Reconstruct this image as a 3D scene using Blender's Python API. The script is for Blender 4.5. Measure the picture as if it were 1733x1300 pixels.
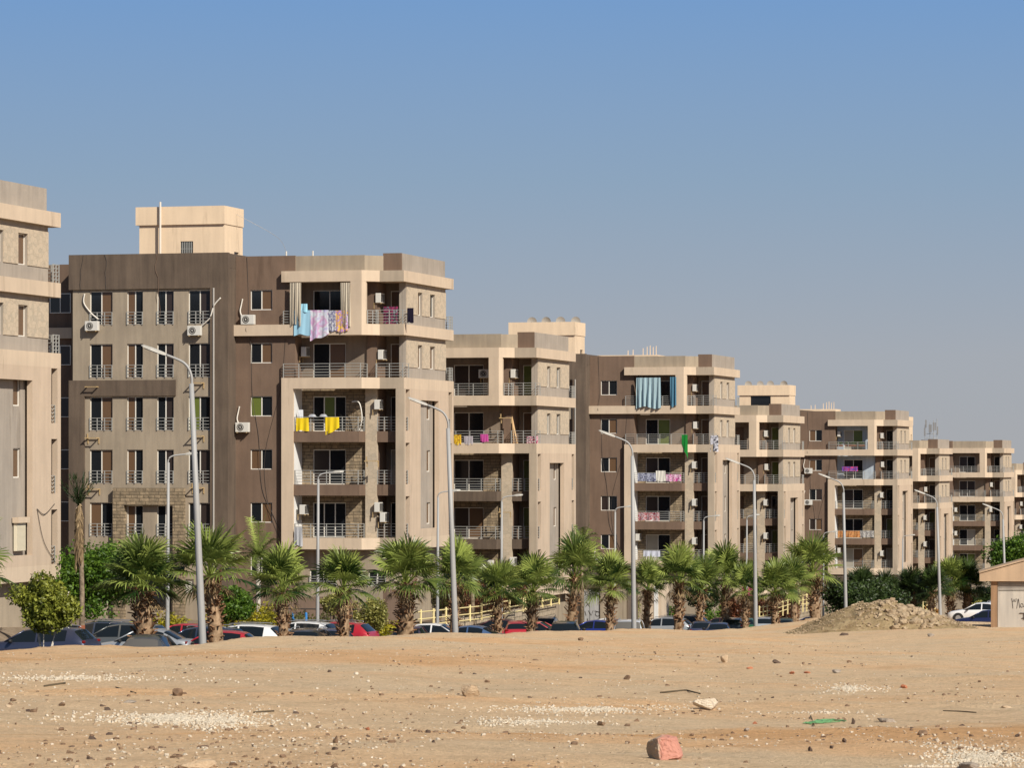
import bpy, bmesh, math, random
from mathutils import Vector, Matrix, noise
random.seed(7)
R = math.radians
SC = bpy.context.scene
for o in list(bpy.data.objects): bpy.data.objects.remove(o)
COL = SC.collection
# ------------------------------------------------------------------ camera
FPX, HOR, CZ = 6000.0, 785.0, 8.5        # focal length in photo pixels, horizon row, eye height
cam = bpy.data.cameras.new('camera'); camo = bpy.data.objects.new('camera', cam); COL.objects.link(camo)
camo.location = (0, 0, CZ); camo.rotation_euler = (R(90), 0, 0)
cam.sensor_width = 36; cam.lens = 36*FPX/1733; cam.shift_y = (HOR-650)/1733
cam.clip_start = 1; cam.clip_end = 20000
SC.camera = camo
SC.render.resolution_x, SC.render.resolution_y = 1024, 769
# ------------------------------------------------------------------ light
TH = R(15.4); CT, ST = math.cos(TH), math.sin(TH)
E_ = Vector((CT, -ST, 0)); U_ = Vector((ST, CT, 0))      # along a facade / down the street
SUN = (E_*1.22 - U_*1.0 + Vector((0, 0, 1.2))).normalized()
sel = math.asin(SUN.z); saz = math.atan2(SUN.x, SUN.y)
wd = bpy.data.worlds.new('World'); SC.world = wd; wd.use_nodes = True
nt = wd.node_tree; nt.nodes.clear()
out = nt.nodes.new('ShaderNodeOutputWorld'); bg = nt.nodes.new('ShaderNodeBackground')
sky = nt.nodes.new('ShaderNodeTexSky'); sky.sky_type = 'NISHITA'; sky.sun_disc = False
sky.sun_elevation = sel; sky.sun_rotation = saz; sky.air_density = 1.0; sky.dust_density = 1.2; sky.ozone_density = 2.0
bg.inputs[1].default_value = 0.05
# dusty lower sky: the air near the horizon is grey, clearing to blue with height
geo = nt.nodes.new('ShaderNodeTexCoord'); sep = nt.nodes.new('ShaderNodeSeparateXYZ')
mr = nt.nodes.new('ShaderNodeMapRange'); mr.inputs[1].default_value = 0.0; mr.inputs[2].default_value = 0.16
cr = nt.nodes.new('ShaderNodeValToRGB')
SKYRAMP = [(0.0, (.38, .39, .41)), (.19, (.365, .395, .44)), (.5, (.258, .365, .50)), (.82, (.175, .325, .58)), (1.0, (.15, .30, .58))]
while len(cr.color_ramp.elements) < len(SKYRAMP): cr.color_ramp.elements.new(.5)
for e, (p, c) in zip(cr.color_ramp.elements, SKYRAMP): e.position = p; e.color = (*c, 1)
mulc = nt.nodes.new('ShaderNodeMix'); mulc.data_type = 'RGBA'; mulc.blend_type = 'MIX'
mf = nt.nodes.new('ShaderNodeMapRange'); mf.inputs[1].default_value = .13; mf.inputs[2].default_value = .45
mf.inputs[3].default_value = 1; mf.inputs[4].default_value = 0
sc10 = nt.nodes.new('ShaderNodeVectorMath'); sc10.operation = 'SCALE'; sc10.inputs[3].default_value = 18.2
L = nt.links.new
L(geo.outputs['Generated'], sep.inputs[0]); L(sep.outputs[2], mr.inputs[0]); L(mr.outputs[0], cr.inputs[0])
L(sep.outputs[2], mf.inputs[0]); L(mf.outputs[0], mulc.inputs[0]); L(sky.outputs[0], mulc.inputs[6])
L(cr.outputs[0], sc10.inputs[0]); L(sc10.outputs[0], mulc.inputs[7]); L(mulc.outputs[2], bg.inputs[0]); L(bg.outputs[0], out.inputs[0])
sun = bpy.data.lights.new('sun', 'SUN'); sun.energy = 5.0; sun.angle = R(.5); sun.color = (1, .93, .82)
suno = bpy.data.objects.new('sun', sun); COL.objects.link(suno); suno.location = (60, 0, 80)
suno.rotation_euler = SUN.to_track_quat('Z', 'Y').to_euler()
SC.view_settings.view_transform = 'Standard'; SC.view_settings.look = 'None'
SC.view_settings.exposure = 0.17; SC.view_settings.gamma = 1
SC.render.engine = 'CYCLES'

# ------------------------------------------------------------------ helpers: places
def aw(X, Y): return ST*X+CT*Y, CT*X-ST*Y
def XY(a, w): return CT*w+ST*a, -ST*w+CT*a
def pw(px, w):                       # point on the line w = const (parallel to the street) seen at px
    q = (px-866.5)/FPX; Y = w/(CT*q-ST); return q*Y, Y
def smooth(t): t = max(0, min(1, t)); return t*t*(3-2*t)
def plane(a, w):
    if a > 560: a = 560+(a-560)*.15
    return 6.8-.0054*w-.0406*a
def hsand(X, Y):
    a, w = aw(X, Y)
    z = plane(a, w)
    d = min(1, max(0, (Y-22)/30))
    z += .24*(noise.noise(Vector((X*.11, Y*.07, 1)))) + .07*noise.noise(Vector((X*.5, Y*.4, 4)))+.03*noise.noise(Vector((X*1.7, Y*1.4, 7)))+.012*noise.noise(Vector((X*4.1, Y*3.3, 17)))
    for k_, (yc, sl, dp) in enumerate(((58, .25, .05), (59.6, .25, .05), (78, -.2, .06), (79.7, -.2, .06), (47, .05, .03))):   # old wheel ruts
        dd = (Y-yc-sl*X+.5*noise.noise(Vector((X*.15, k_//2, 9))))/.28; z -= dp*math.exp(-dd*dd)-dp*.5*math.exp(-(dd-1.8)**2)
    z += .05*max(0, noise.noise(Vector((X*1.3, Y*.9, 12))))*smooth((X+2)/3)*smooth((54-Y)/6)
    z += .42*smooth((X-13.5)/6)*smooth((Y-115)/60)
    z -= .22*smooth((150-a)/50)*smooth((-30-w)/12)
    z -= 1.5*smooth((-45.4-w+.35*noise.noise(Vector((a*.2, 3, 1))))/1.3)
    return z
def hpark(X, Y):
    a, w = aw(X, Y)
    return plane(a, w)-1.23-.2*smooth((205-a)/60)+.2*smooth((-48-w)/12)+(1.05+.2*smooth((205-a)/60))*smooth((-59.3-w)/4.0)
def ground_at(px, py):
    q = (px-866.5)/FPX; lo, hi = 20.0, 330.0
    for _ in range(50):
        m = (lo+hi)/2
        if CZ-(py-HOR)/FPX*m > hsand(q*m, m): lo = m
        else: hi = m
    Y = (lo+hi)/2; return Vector((q*Y, Y, hsand(q*Y, Y)))

# ------------------------------------------------------------------ helpers: meshes and objects
def new(name, me, parent=None, loc=(0, 0, 0), rot=0):
    o = bpy.data.objects.new(name, me); COL.objects.link(o); o.location = loc
    if isinstance(rot, (int, float)): o.rotation_euler = (0, 0, rot)
    else: o.rotation_euler = rot
    if parent: o.parent = parent
    return o
def tag(o, label=None, cat=None, group=None, kind=None):
    if label: o['label'] = label
    if cat: o['category'] = cat
    if group: o['group'] = group
    if kind: o['kind'] = kind
    return o
def thing(name, label, cat, loc, rot=0, group=None): return tag(new(name, None, None, loc, rot), label, cat, group)
def fin(bm, name, mat, smooth_=False, merge=True):
    if merge: bmesh.ops.remove_doubles(bm, verts=bm.verts, dist=1e-5)
    bmesh.ops.recalc_face_normals(bm, faces=bm.faces)
    me = bpy.data.meshes.new(name); bm.to_mesh(me); bm.free()
    if smooth_:
        for p in me.polygons: p.use_smooth = True
    for m in (mat if isinstance(mat, (list, tuple)) else [mat]): me.materials.append(m)
    return me
def box(bm, x0, x1, y0, y1, z0, z1):
    v = [bm.verts.new((x, y, z)) for z in (z0, z1) for y in (y0, y1) for x in (x0, x1)]
    for f in ((0, 2, 3, 1), (4, 5, 7, 6), (0, 1, 5, 4), (2, 6, 7, 3), (0, 4, 6, 2), (1, 3, 7, 5)): bm.faces.new([v[i] for i in f])
def prism(bm, pts, z0, z1):
    a = [bm.verts.new((x, y, z0)) for x, y in pts]; b = [bm.verts.new((x, y, z1)) for x, y in pts]
    bm.faces.new(a[::-1]); bm.faces.new(b); n = len(pts)
    for i in range(n): bm.faces.new((a[i], a[(i+1) % n], b[(i+1) % n], b[i]))
def wallgrid(bm, axis, a0, a1, z0, z1, d0, d1, holes):
    A = sorted({a0, a1, *[h[0] for h in holes], *[h[1] for h in holes]}); A = [a for a in A if a0 <= a <= a1]
    Z = sorted({z0, z1, *[h[2] for h in holes], *[h[3] for h in holes]}); Z = [z for z in Z if z0 <= z <= z1]
    def solid(i, j):
        if not (0 <= i < len(A)-1 and 0 <= j < len(Z)-1): return False
        a, z = (A[i]+A[i+1])/2, (Z[j]+Z[j+1])/2
        return not any(h[0] < a < h[1] and h[2] < z < h[3] for h in holes)
    def P(a, d, z): return bm.verts.new((a, d, z) if axis == 'x' else (d, a, z))
    for i in range(len(A)-1):
        for j in range(len(Z)-1):
            if not solid(i, j): continue
            p, q, r, s = A[i], A[i+1], Z[j], Z[j+1]
            for d in (d0, d1): bm.faces.new((P(p, d, r), P(q, d, r), P(q, d, s), P(p, d, s)))
            if not solid(i-1, j): bm.faces.new((P(p, d0, r), P(p, d1, r), P(p, d1, s), P(p, d0, s)))
            if not solid(i+1, j): bm.faces.new((P(q, d0, r), P(q, d1, r), P(q, d1, s), P(q, d0, s)))
            if not solid(i, j-1): bm.faces.new((P(p, d0, r), P(p, d1, r), P(q, d1, r), P(q, d0, r)))
            if not solid(i, j+1): bm.faces.new((P(p, d0, s), P(p, d1, s), P(q, d1, s), P(q, d0, s)))
def tube(bm, pts, rad, n=8, caps=True):
    pts = [Vector(p) for p in pts]; rings = []
    for i, p in enumerate(pts):
        d = (pts[min(i+1, len(pts)-1)]-pts[max(i-1, 0)]).normalized()
        a = d.cross(Vector((0, 0, 1)) if abs(d.z) < .9 else Vector((1, 0, 0))).normalized(); b = d.cross(a)
        r = rad[i] if isinstance(rad, (list, tuple)) else rad
        rings.append([bm.verts.new(p+(a*math.cos(k*2*math.pi/n)+b*math.sin(k*2*math.pi/n))*r) for k in range(n)])
    for i in range(len(rings)-1):
        for k in range(n): bm.faces.new((rings[i][k], rings[i][(k+1) % n], rings[i+1][(k+1) % n], rings[i+1][k]))
    if caps: bm.faces.new(rings[0]); bm.faces.new(rings[-1])
def bez(pts, n=10):
    out = []; P = [Vector(p) for p in pts]
    for i in range(len(P)-1):
        p0 = P[max(i-1, 0)]; p1 = P[i]; p2 = P[i+1]; p3 = P[min(i+2, len(P)-1)]
        for k in range(n):
            t = k/n; out.append(.5*((2*p1)+(p2-p0)*t+(2*p0-5*p1+4*p2-p3)*t*t+(3*p1-p0-3*p2+p3)*t**3))
    return out+[P[-1]]

# ------------------------------------------------------------------ materials
MATS = {}
def mat(name, col, rough=.8, metal=0, spec=.3, build=None):
    if name in MATS: return MATS[name]
    m = bpy.data.materials.new(name); m.use_nodes = True; t = m.node_tree; b = t.nodes['Principled BSDF']
    b.inputs['Base Color'].default_value = (*col, 1); b.inputs['Roughness'].default_value = rough
    b.inputs['Metallic'].default_value = metal; b.inputs['Specular IOR Level'].default_value = spec
    if build: build(t, b, col)
    MATS[name] = m; return m
def N(t, k, **kw):
    n = t.nodes.new(k)
    for a, v in kw.items():
        if a.startswith('i_'):
            key = a[2:]; n.inputs[int(key) if key.isdigit() else key].default_value = v
        else: setattr(n, a, v)
    return n
def ramp(t, pts):
    r = t.nodes.new('ShaderNodeValToRGB')
    while len(r.color_ramp.elements) < len(pts): r.color_ramp.elements.new(.5)
    for e, (p, c) in zip(r.color_ramp.elements, pts): e.position = p; e.color = (*c, 1) if len(c) == 3 else c
    return r
def wpos(t, scale):
    g = N(t, 'ShaderNodeNewGeometry'); m = N(t, 'ShaderNodeMapping'); m.inputs['Scale'].default_value = scale
    t.links.new(g.outputs['Position'], m.inputs[0]); return m.outputs[0]
def mul(t, a, b, f=1.0, mode='MULTIPLY'):
    m = N(t, 'ShaderNodeMix', data_type='RGBA', blend_type=mode); m.inputs[0].default_value = f
    for s, i in ((a, 6), (b, 7)):
        if isinstance(s, tuple): m.inputs[i].default_value = (*s, 1)
        else: t.links.new(s, m.inputs[i])
    return m.outputs[2]
def bump(t, b, h, strength, dist):
    n = N(t, 'ShaderNodeBump'); n.inputs['Strength'].default_value = strength; n.inputs['Distance'].default_value = dist
    t.links.new(h, n.inputs['Height']); t.links.new(n.outputs[0], b.inputs['Normal'])
def plaster(vary=.16, streak=.16, bmp=.02):
    def f(t, b, col):
        n1 = N(t, 'ShaderNodeTexNoise'); n1.inputs['Scale'].default_value = .45; n1.inputs['Detail'].default_value = 6; n1.inputs['Roughness'].default_value = .65
        t.links.new(wpos(t, (1, 1, 1)), n1.inputs['Vector'])
        n2 = N(t, 'ShaderNodeTexNoise'); n2.inputs['Scale'].default_value = 1; n2.inputs['Detail'].default_value = 4
        t.links.new(wpos(t, (3.2, 3.2, .28)), n2.inputs['Vector'])
        r1 = ramp(t, [(.3, (1-vary,)*3), (.7, (1+vary*.5,)*3)]); r2 = ramp(t, [(.35, (1-streak, 1-streak, 1-streak*.9)), (.62, (1+streak*.35,)*3)])
        t.links.new(n1.outputs[0], r1.inputs[0]); t.links.new(n2.outputs[0], r2.inputs[0])
        c = mul(t, mul(t, col, r1.outputs[0]), r2.outputs[0]); t.links.new(c, b.inputs['Base Color'])
        n3 = N(t, 'ShaderNodeTexNoise'); n3.inputs['Scale'].default_value = 16; n3.inputs['Detail'].default_value = 6; t.links.new(wpos(t, (1, 1, 1)), n3.inputs['Vector'])
        bump(t, b, n3.outputs[0], .6, bmp*.35)
        n4 = N(t, 'ShaderNodeTexNoise'); n4.inputs['Scale'].default_value = 1; n4.inputs['Detail'].default_value = 3; n4.inputs['Roughness'].default_value = .8; t.links.new(wpos(t, (1.1, 1.1, .16)), n4.inputs['Vector'])
        r4 = ramp(t, [(.60, (1, 1, 1)), (.70, (.80, .79, .78))]); t.links.new(n4.outputs[0], r4.inputs[0]); t.links.new(mul(t, c, r4.outputs[0]), b.inputs['Base Color'])
    return f
def stone(bw, bh, c2, flat=False):
    def f(t, b, col):
        if flat:
            tc = N(t, 'ShaderNodeTexCoord'); mp = N(t, 'ShaderNodeMapping'); mp.inputs['Scale'].default_value = (1, 1, 1.5); t.links.new(tc.outputs['Object'], mp.inputs[0])
            v = N(t, 'ShaderNodeTexVoronoi', distance='CHEBYCHEV'); v.inputs['Scale'].default_value = 3.2; t.links.new(mp.outputs[0], v.inputs['Vector'])
            sp = N(t, 'ShaderNodeSeparateColor'); t.links.new(v.outputs['Color'], sp.inputs[0]); r = ramp(t, [(0, tuple(x*1.04 for x in c2)), (.5, tuple(x*.92 for x in col)), (1, tuple(x*.96 for x in col))]); t.links.new(sp.outputs[0], r.inputs[0])
            e = N(t, 'ShaderNodeTexVoronoi', feature='DISTANCE_TO_EDGE'); e.inputs['Scale'].default_value = 3.2; t.links.new(mp.outputs[0], e.inputs['Vector'])
            q = ramp(t, [(.0, (.84, .83, .82)), (.07, (1, 1, 1))]); t.links.new(e.outputs['Distance'], q.inputs[0])
            t.links.new(mul(t, r.outputs[0], q.outputs[0]), b.inputs['Base Color']); bump(t, b, q.outputs[0], .5, .02); return
        tc = N(t, 'ShaderNodeTexCoord'); s = N(t, 'ShaderNodeSeparateXYZ'); ad = N(t, 'ShaderNodeMath'); cm = N(t, 'ShaderNodeCombineXYZ')
        t.links.new(tc.outputs['Object'], s.inputs[0]); t.links.new(s.outputs[0], ad.inputs[0]); t.links.new(s.outputs[1], ad.inputs[1])
        t.links.new(ad.outputs[0], cm.inputs[0]); t.links.new(s.outputs[2], cm.inputs[1])
        nz = N(t, 'ShaderNodeTexNoise'); nz.inputs['Scale'].default_value = 2.2; t.links.new(cm.outputs[0], nz.inputs['Vector'])
        va = mul(t, cm.outputs[0], nz.outputs['Color'], .06, 'ADD')
        k = N(t, 'ShaderNodeTexBrick'); k.inputs['Scale'].default_value = 1; k.inputs['Brick Width'].default_value = bw; k.inputs['Row Height'].default_value = bh
        k.inputs['Mortar Size'].default_value = .018; k.inputs['Color1'].default_value = (*col, 1); k.inputs['Color2'].default_value = (*c2, 1)
        k.inputs['Mortar'].default_value = (*[x*(.72 if flat else .42) for x in col], 1); k.offset = .37; k.squash = .6; k.squash_frequency = 3
        t.links.new(va, k.inputs['Vector'])
        n2 = N(t, 'ShaderNodeTexNoise'); n2.inputs['Scale'].default_value = 3.5; n2.inputs['Detail'].default_value = 6; t.links.new(cm.outputs[0], n2.inputs['Vector'])
        r = ramp(t, [(.3, (.72, .72, .72)), (.7, (1.2, 1.15, 1.08))]); t.links.new(n2.outputs[0], r.inputs[0])
        t.links.new(mul(t, k.outputs[0], r.outputs[0]), b.inputs['Base Color'])
        h = N(t, 'ShaderNodeMath', operation='SUBTRACT'); t.links.new(n2.outputs[0], h.inputs[0]); t.links.new(k.outputs['Fac'], h.inputs[1])
        bump(t, b, h.outputs[0], .8, .03 if flat else .07)
    return f
CREAM = mat('cream_plaster', (.565, .452, .335), .9, build=plaster(.10, .06))
TOWER = mat('pale_plaster', (.74, .575, .40), .9, build=plaster(.06, .06))
BEIGE = mat('taupe_plaster', (.335, .276, .204), .9, build=plaster(.14, .12))
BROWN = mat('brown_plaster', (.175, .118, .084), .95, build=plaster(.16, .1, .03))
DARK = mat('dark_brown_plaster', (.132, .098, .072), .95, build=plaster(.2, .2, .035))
GREY = mat('grey_plaster', (.35, .305, .255), .9, build=plaster(.14, .09))
SEG = mat('grey_beige_plaster', (.42, .345, .26), .9, build=plaster(.12, .08))
TAN = mat('tan_plaster', (.52, .41, .305), .9, build=plaster(.10, .06))
INNER = mat('white_paint', (.72, .72, .70), .8, build=plaster(.08, .1))
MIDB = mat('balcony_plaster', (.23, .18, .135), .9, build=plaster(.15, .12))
BLUEP = mat('blue_wall_paint', (.38, .44, .50), .85, build=plaster(.08, .1))
LSTONE = mat('light_stone', (.52, .43, .32), .9, build=stone(.26, .17, (.40, .34, .26), True))
DSTONE = mat('rough_stone', (.33, .26, .175), .95, build=stone(.62, .2, (.22, .175, .12)))
WHITEF = mat('window_frame_white', (.72, .69, .62), .5)
RAIL = mat('painted_rail', (.34, .34, .32), .5, .1)
GLASS = mat('dark_glass', (.012, .014, .017), .08, 0, .5)
CURB = mat('brown_curtain', (.13, .075, .04), .35, 0, .5)
CURG = mat('green_curtain', (.12, .15, .03), .35, 0, .5)
CURL = mat('pale_curtain', (.36, .33, .27), .5, 0, .4)
CURK = mat('dark_curtain', (.035, .025, .022), .3, 0, .5)
ACW = mat('white_enamel', (.60, .585, .54), .45)
ACG = mat('fan_grille_grey', (.07, .065, .06), .5)
BRASS = mat('rusty_bracket', (.42, .30, .15), .7)
PIPE = mat('grey_pipe', (.45, .42, .38), .6)
HOSE = mat('insulation_tape', (.66, .62, .55), .8)
CABLE = mat('black_cable', (.06, .05, .045), .7)
LAMP = mat('galvanised_steel', (.33, .33, .325), .6, .15)
LHEAD = mat('lamp_head_grey', (.40, .385, .35), .6, .1)

# ------------------------------------------------------------------ ground
def sandmat(t, b, col):
    P = wpos(t, (1, 1, 1)); P2 = wpos(t, (.6, .7, 1))
    def nz(s, d=5, r=.6, v=P):
        n = N(t, 'ShaderNodeTexNoise'); n.inputs['Scale'].default_value = s; n.inputs['Detail'].default_value = d; n.inputs['Roughness'].default_value = r
        t.links.new(v, n.inputs['Vector']); return n.outputs[0]
    r1 = ramp(t, [(.36, (.665, .50, .32)), (.52, (.71, .50, .30)), (.63, (.72, .46, .25)), (.74, (.67, .40, .20))]); t.links.new(nz(.16, 5, .6, P2), r1.inputs[0])
    r2 = ramp(t, [(.25, (.74, .72, .70)), (.5, (1, 1, 1)), (.75, (1.1, 1.1, 1.1))]); t.links.new(nz(1.3, 9, .75), r2.inputs[0])
    r3 = ramp(t, [(.3, (.72, .72, .72)), (.6, (1.1, 1.1, 1.1))]); t.links.new(nz(14, 4, .7), r3.inputs[0])
    sx = N(t, 'ShaderNodeSeparateXYZ'); t.links.new(P, sx.inputs[0])
    def mth(op, a, b_=None, c_=None):
        m = N(t, 'ShaderNodeMath', operation=op)
        for i, v in enumerate((a, b_, c_)):
            if v is None: continue
            if isinstance(v, (int, float)): m.inputs[i].default_value = v
            else: t.links.new(v, m.inputs[i])
        return m.outputs[0]
    nzz = nz(.8, 6, .65)
    d = mth('ABSOLUTE', mth('SUBTRACT', sx.outputs[1], mth('MULTIPLY_ADD', sx.outputs[0], .5, 44.6)))      # loose orange earth dumped across the near right
    hw = mth('MAXIMUM', mth('MULTIPLY_ADD', sx.outputs[0], .62, .9), .05)
    e1 = mth('ADD', mth('SUBTRACT', 1, mth('DIVIDE', d, hw)), mth('MULTIPLY_ADD', nzz, 1.6, -.8))
    d2 = mth('DIVIDE', mth('ABSOLUTE', mth('SUBTRACT', sx.outputs[1], 101)), 9)                             # reddish strip by the car park
    e2 = mth('ADD', mth('SUBTRACT', mth('MINIMUM', mth('MULTIPLY_ADD', sx.outputs[0], -.2, .2), 1), d2), mth('MULTIPLY_ADD', nzz, 1.6, -.8))
    ms = mth('MINIMUM', mth('MAXIMUM', mth('MULTIPLY', e1, 1.6), mth('MULTIPLY', e2, .9)), 1); ms = mth('MAXIMUM', ms, 0)
    og = N(t, 'ShaderNodeMix', data_type='RGBA'); t.links.new(ms, og.inputs[0]); t.links.new(r1.outputs[0], og.inputs[6]); og.inputs[7].default_value = (.66, .39, .19, 1)
    c = mul(t, mul(t, og.outputs[2], r2.outputs[0]), r3.outputs[0], .9)
    v = N(t, 'ShaderNodeTexVoronoi'); v.inputs['Scale'].default_value = 5; t.links.new(P, v.inputs['Vector'])
    rv = ramp(t, [(.05, (1, 1, 1)), (.10, (0, 0, 0))]); t.links.new(v.outputs['Distance'], rv.inputs[0])
    sp = N(t, 'ShaderNodeSeparateColor'); t.links.new(v.outputs['Color'], sp.inputs[0])
    gt = N(t, 'ShaderNodeMath', operation='GREATER_THAN'); gt.inputs[1].default_value = .72; t.links.new(sp.outputs[0], gt.inputs[0])
    mm = N(t, 'ShaderNodeMath', operation='MULTIPLY'); t.links.new(rv.outputs[0], mm.inputs[0]); t.links.new(gt.outputs[0], mm.inputs[1])
    mx = N(t, 'ShaderNodeMix', data_type='RGBA'); t.links.new(mm.outputs[0], mx.inputs[0]); t.links.new(c, mx.inputs[6]); mx.inputs[7].default_value = (.66, .56, .44, 1)
    t.links.new(mx.outputs[2], b.inputs['Base Color'])
    ad = N(t, 'ShaderNodeMath'); t.links.new(nz(3, 9, .75), ad.inputs[0]); t.links.new(nz(22, 4, .7), ad.inputs[1]); bump(t, b, ad.outputs[0], 1, .055)
SAND = mat('sandy_earth', (.5, .35, .23), .95, 0, .1, sandmat)
def noisy(c2, s=2.0):
    def f(t, b, col):
        n = N(t, 'ShaderNodeTexNoise'); n.inputs['Scale'].default_value = s; n.inputs['Detail'].default_value = 6; n.inputs['Roughness'].default_value = .7
        t.links.new(wpos(t, (1, 1, 1)), n.inputs['Vector']); r = ramp(t, [(.35, col), (.65, c2)]); t.links.new(n.outputs[0], r.inputs[0])
        t.links.new(r.outputs[0], b.inputs['Base Color']); bump(t, b, n.outputs[0], .6, .05)
    return f
ASPH = mat('asphalt', (.055, .052, .05), .9, build=noisy((.085, .08, .072)))
SOIL = mat('garden_soil', (.16, .12, .08), .95, build=noisy((.26, .2, .14)))
def grid(xs, ys, f, keep, name, m, kind='structure'):
    bm = bmesh.new(); V = {}
    def v(i, j):
        if (i, j) not in V: V[i, j] = bm.verts.new((xs[i], ys[j], f(xs[i], ys[j])))
        return V[i, j]
    for i in range(len(xs)-1):
        for j in range(len(ys)-1):
            if keep((xs[i]+xs[i+1])/2, (ys[j]+ys[j+1])/2): bm.faces.new((v(i, j), v(i+1, j), v(i+1, j+1), v(i, j+1)))
    me = bpy.data.meshes.new(name); bm.to_mesh(me); bm.free(); me.materials.append(m)
    for p in me.polygons: p.use_smooth = True
    return tag(new(name, me), kind=kind)
def frange(a, b, s):
    o = []
    while a < b-1e-6: o.append(a); a += s
    return o+[b]
xs = frange(-60, -26, 2)+frange(-26, 14, .33)[1:]+frange(14, 60, .8)[1:]+frange(60, 300, 15)[1:]
ys = frange(-30, 28, 4)+frange(28, 70, .28)[1:]+frange(70, 160, .5)[1:]+frange(160, 330, 1.2)[1:]+frange(330, 700, 10)[1:]
grid(xs, ys, hsand, lambda x, y: aw(x, y)[1] > -47.4, 'sand_ground', SAND)
A_ = frange(0, 620, 4); W_ = [-46.2, -48, -50, -52, -54, -56, -58, -59.2]
def strip(name, m, ws, dz=0):
    bm = bmesh.new(); g = []
    for a in A_:
        g.append([bm.verts.new((*XY(a, w), hpark(*XY(a, w))+dz)) for w in ws])
    for i in range(len(g)-1):
        for j in range(len(ws)-1): bm.faces.new((g[i][j], g[i][j+1], g[i+1][j+1], g[i+1][j]))
    tag(new(name, fin(bm, name, m, True)), kind='structure')
strip('parking_lot', ASPH, W_)
strip('garden_ground', SOIL, [-59.2, -60, -61, -62, -63, -64, -70, -90, -130, -200])
bm = bmesh.new(); box(bm, -9000, 9000, -300, 15000, -40, -24.0); tag(new('ground', fin(bm, 'ground', mat('far_desert', (.42, .32, .22), .95, build=noisy((.5, .38, .26), .01)))), kind='structure')
bm = bmesh.new()
for i in range(0, 620, 2):                       # kerb between parking and gardens
    p = [Vector((*XY(a, w), 0)) for a, w in ((i, -59.05), (i+1.96, -59.05), (i+1.96, -59.35), (i, -59.35))]
    z = hpark(p[0].x, p[0].y)
    lo = [bm.verts.new((q.x, q.y, z-.2)) for q in p]; hi = [bm.verts.new((q.x, q.y, z+.14)) for q in p]
    bm.faces.new(hi)
    for k in range(4): bm.faces.new((lo[k], lo[(k+1) % 4], hi[(k+1) % 4], hi[k]))
tag(new('kerb', fin(bm, 'kerb', mat('kerb_stone', (.45, .42, .36), .9))), kind='structure')

# ------------------------------------------------------------------ apartment building
S = 3.2; GZ = 3.2           # storey height; ground floor level sits GZ below first floor level
MC = {}
def M(key, mk):
    if key not in MC: MC[key] = mk()
    return MC[key]
def boxes(name, mats, lst):
    def mk():
        bm = bmesh.new()
        for b in lst:
            if len(b) == 6: box(bm, *b)
            else: prism(bm, *b)
        return fin(bm, name, mats, merge=False)
    return M((name, mats.name, str(lst)), mk)
def grids(name, m, *calls):
    def mk():
        bm = bmesh.new()
        for c in calls: wallgrid(bm, *c)
        return fin(bm, name, m)
    return M((name, m.name, str(calls)), mk)
def railing_mesh(pts, h, nb, sp, key):
    def mk():
        bm = bmesh.new(); P = [Vector((*p, 0)) for p in pts]
        for i in range(len(P)-1):
            a, b = P[i], P[i+1]; d = b-a; Ln = d.length; t = d.normalized(); n = Vector((-t.y, t.x, 0))
            def bar(p, q, z0, z1, th):
                c = [p+n*th, q+n*th, q-n*th, p-n*th]
                lo = [bm.verts.new((v.x, v.y, z0)) for v in c]; hi = [bm.verts.new((v.x, v.y, z1)) for v in c]
                bm.faces.new(lo); bm.faces.new(hi)
                for k in range(4): bm.faces.new((lo[k], lo[(k+1) % 4], hi[(k+1) % 4], hi[k]))
            for k in range(nb):
                z = h*(k+1)/nb-.02; bar(a, b, z-.015, z+.015, .015)
            m = max(1, round(Ln/sp))
            for k in range(m+1):
                c = a+d*(k/m); bar(c-t*.022, c+t*.022, 0, h, .024)
        return fin(bm, 'railing', RAIL, merge=False)
    return M(('rail', key), mk)
def winmesh(w, h, n, mats, fr=.05):
    """sliding window: frame, then one leaf mesh per pane"""
    def mk():
        bm = bmesh.new()
        box(bm, 0, fr, 0, .07, 0, h); box(bm, w-fr, w, 0, .07, 0, h); box(bm, fr, w-fr, 0, .07, 0, fr); box(bm, fr, w-fr, 0, .07, h-fr, h)
        for k in range(1, n):
            x = w*k/n; box(bm, x-.03, x+.03, .005, .055, fr, h-fr)
        f = fin(bm, 'window', WHITEF, merge=False); pn = []
        for k in range(n):
            bm = bmesh.new(); box(bm, w*k/n+(.03 if k else fr), w*(k+1)/n-(.03 if k < n-1 else fr), .03, .045, fr, h-fr); pn.append(fin(bm, 'pane', mats[k]))
        return f, pn
    return M(('win', w, h, n, tuple(m.name for m in mats)), mk)
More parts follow.
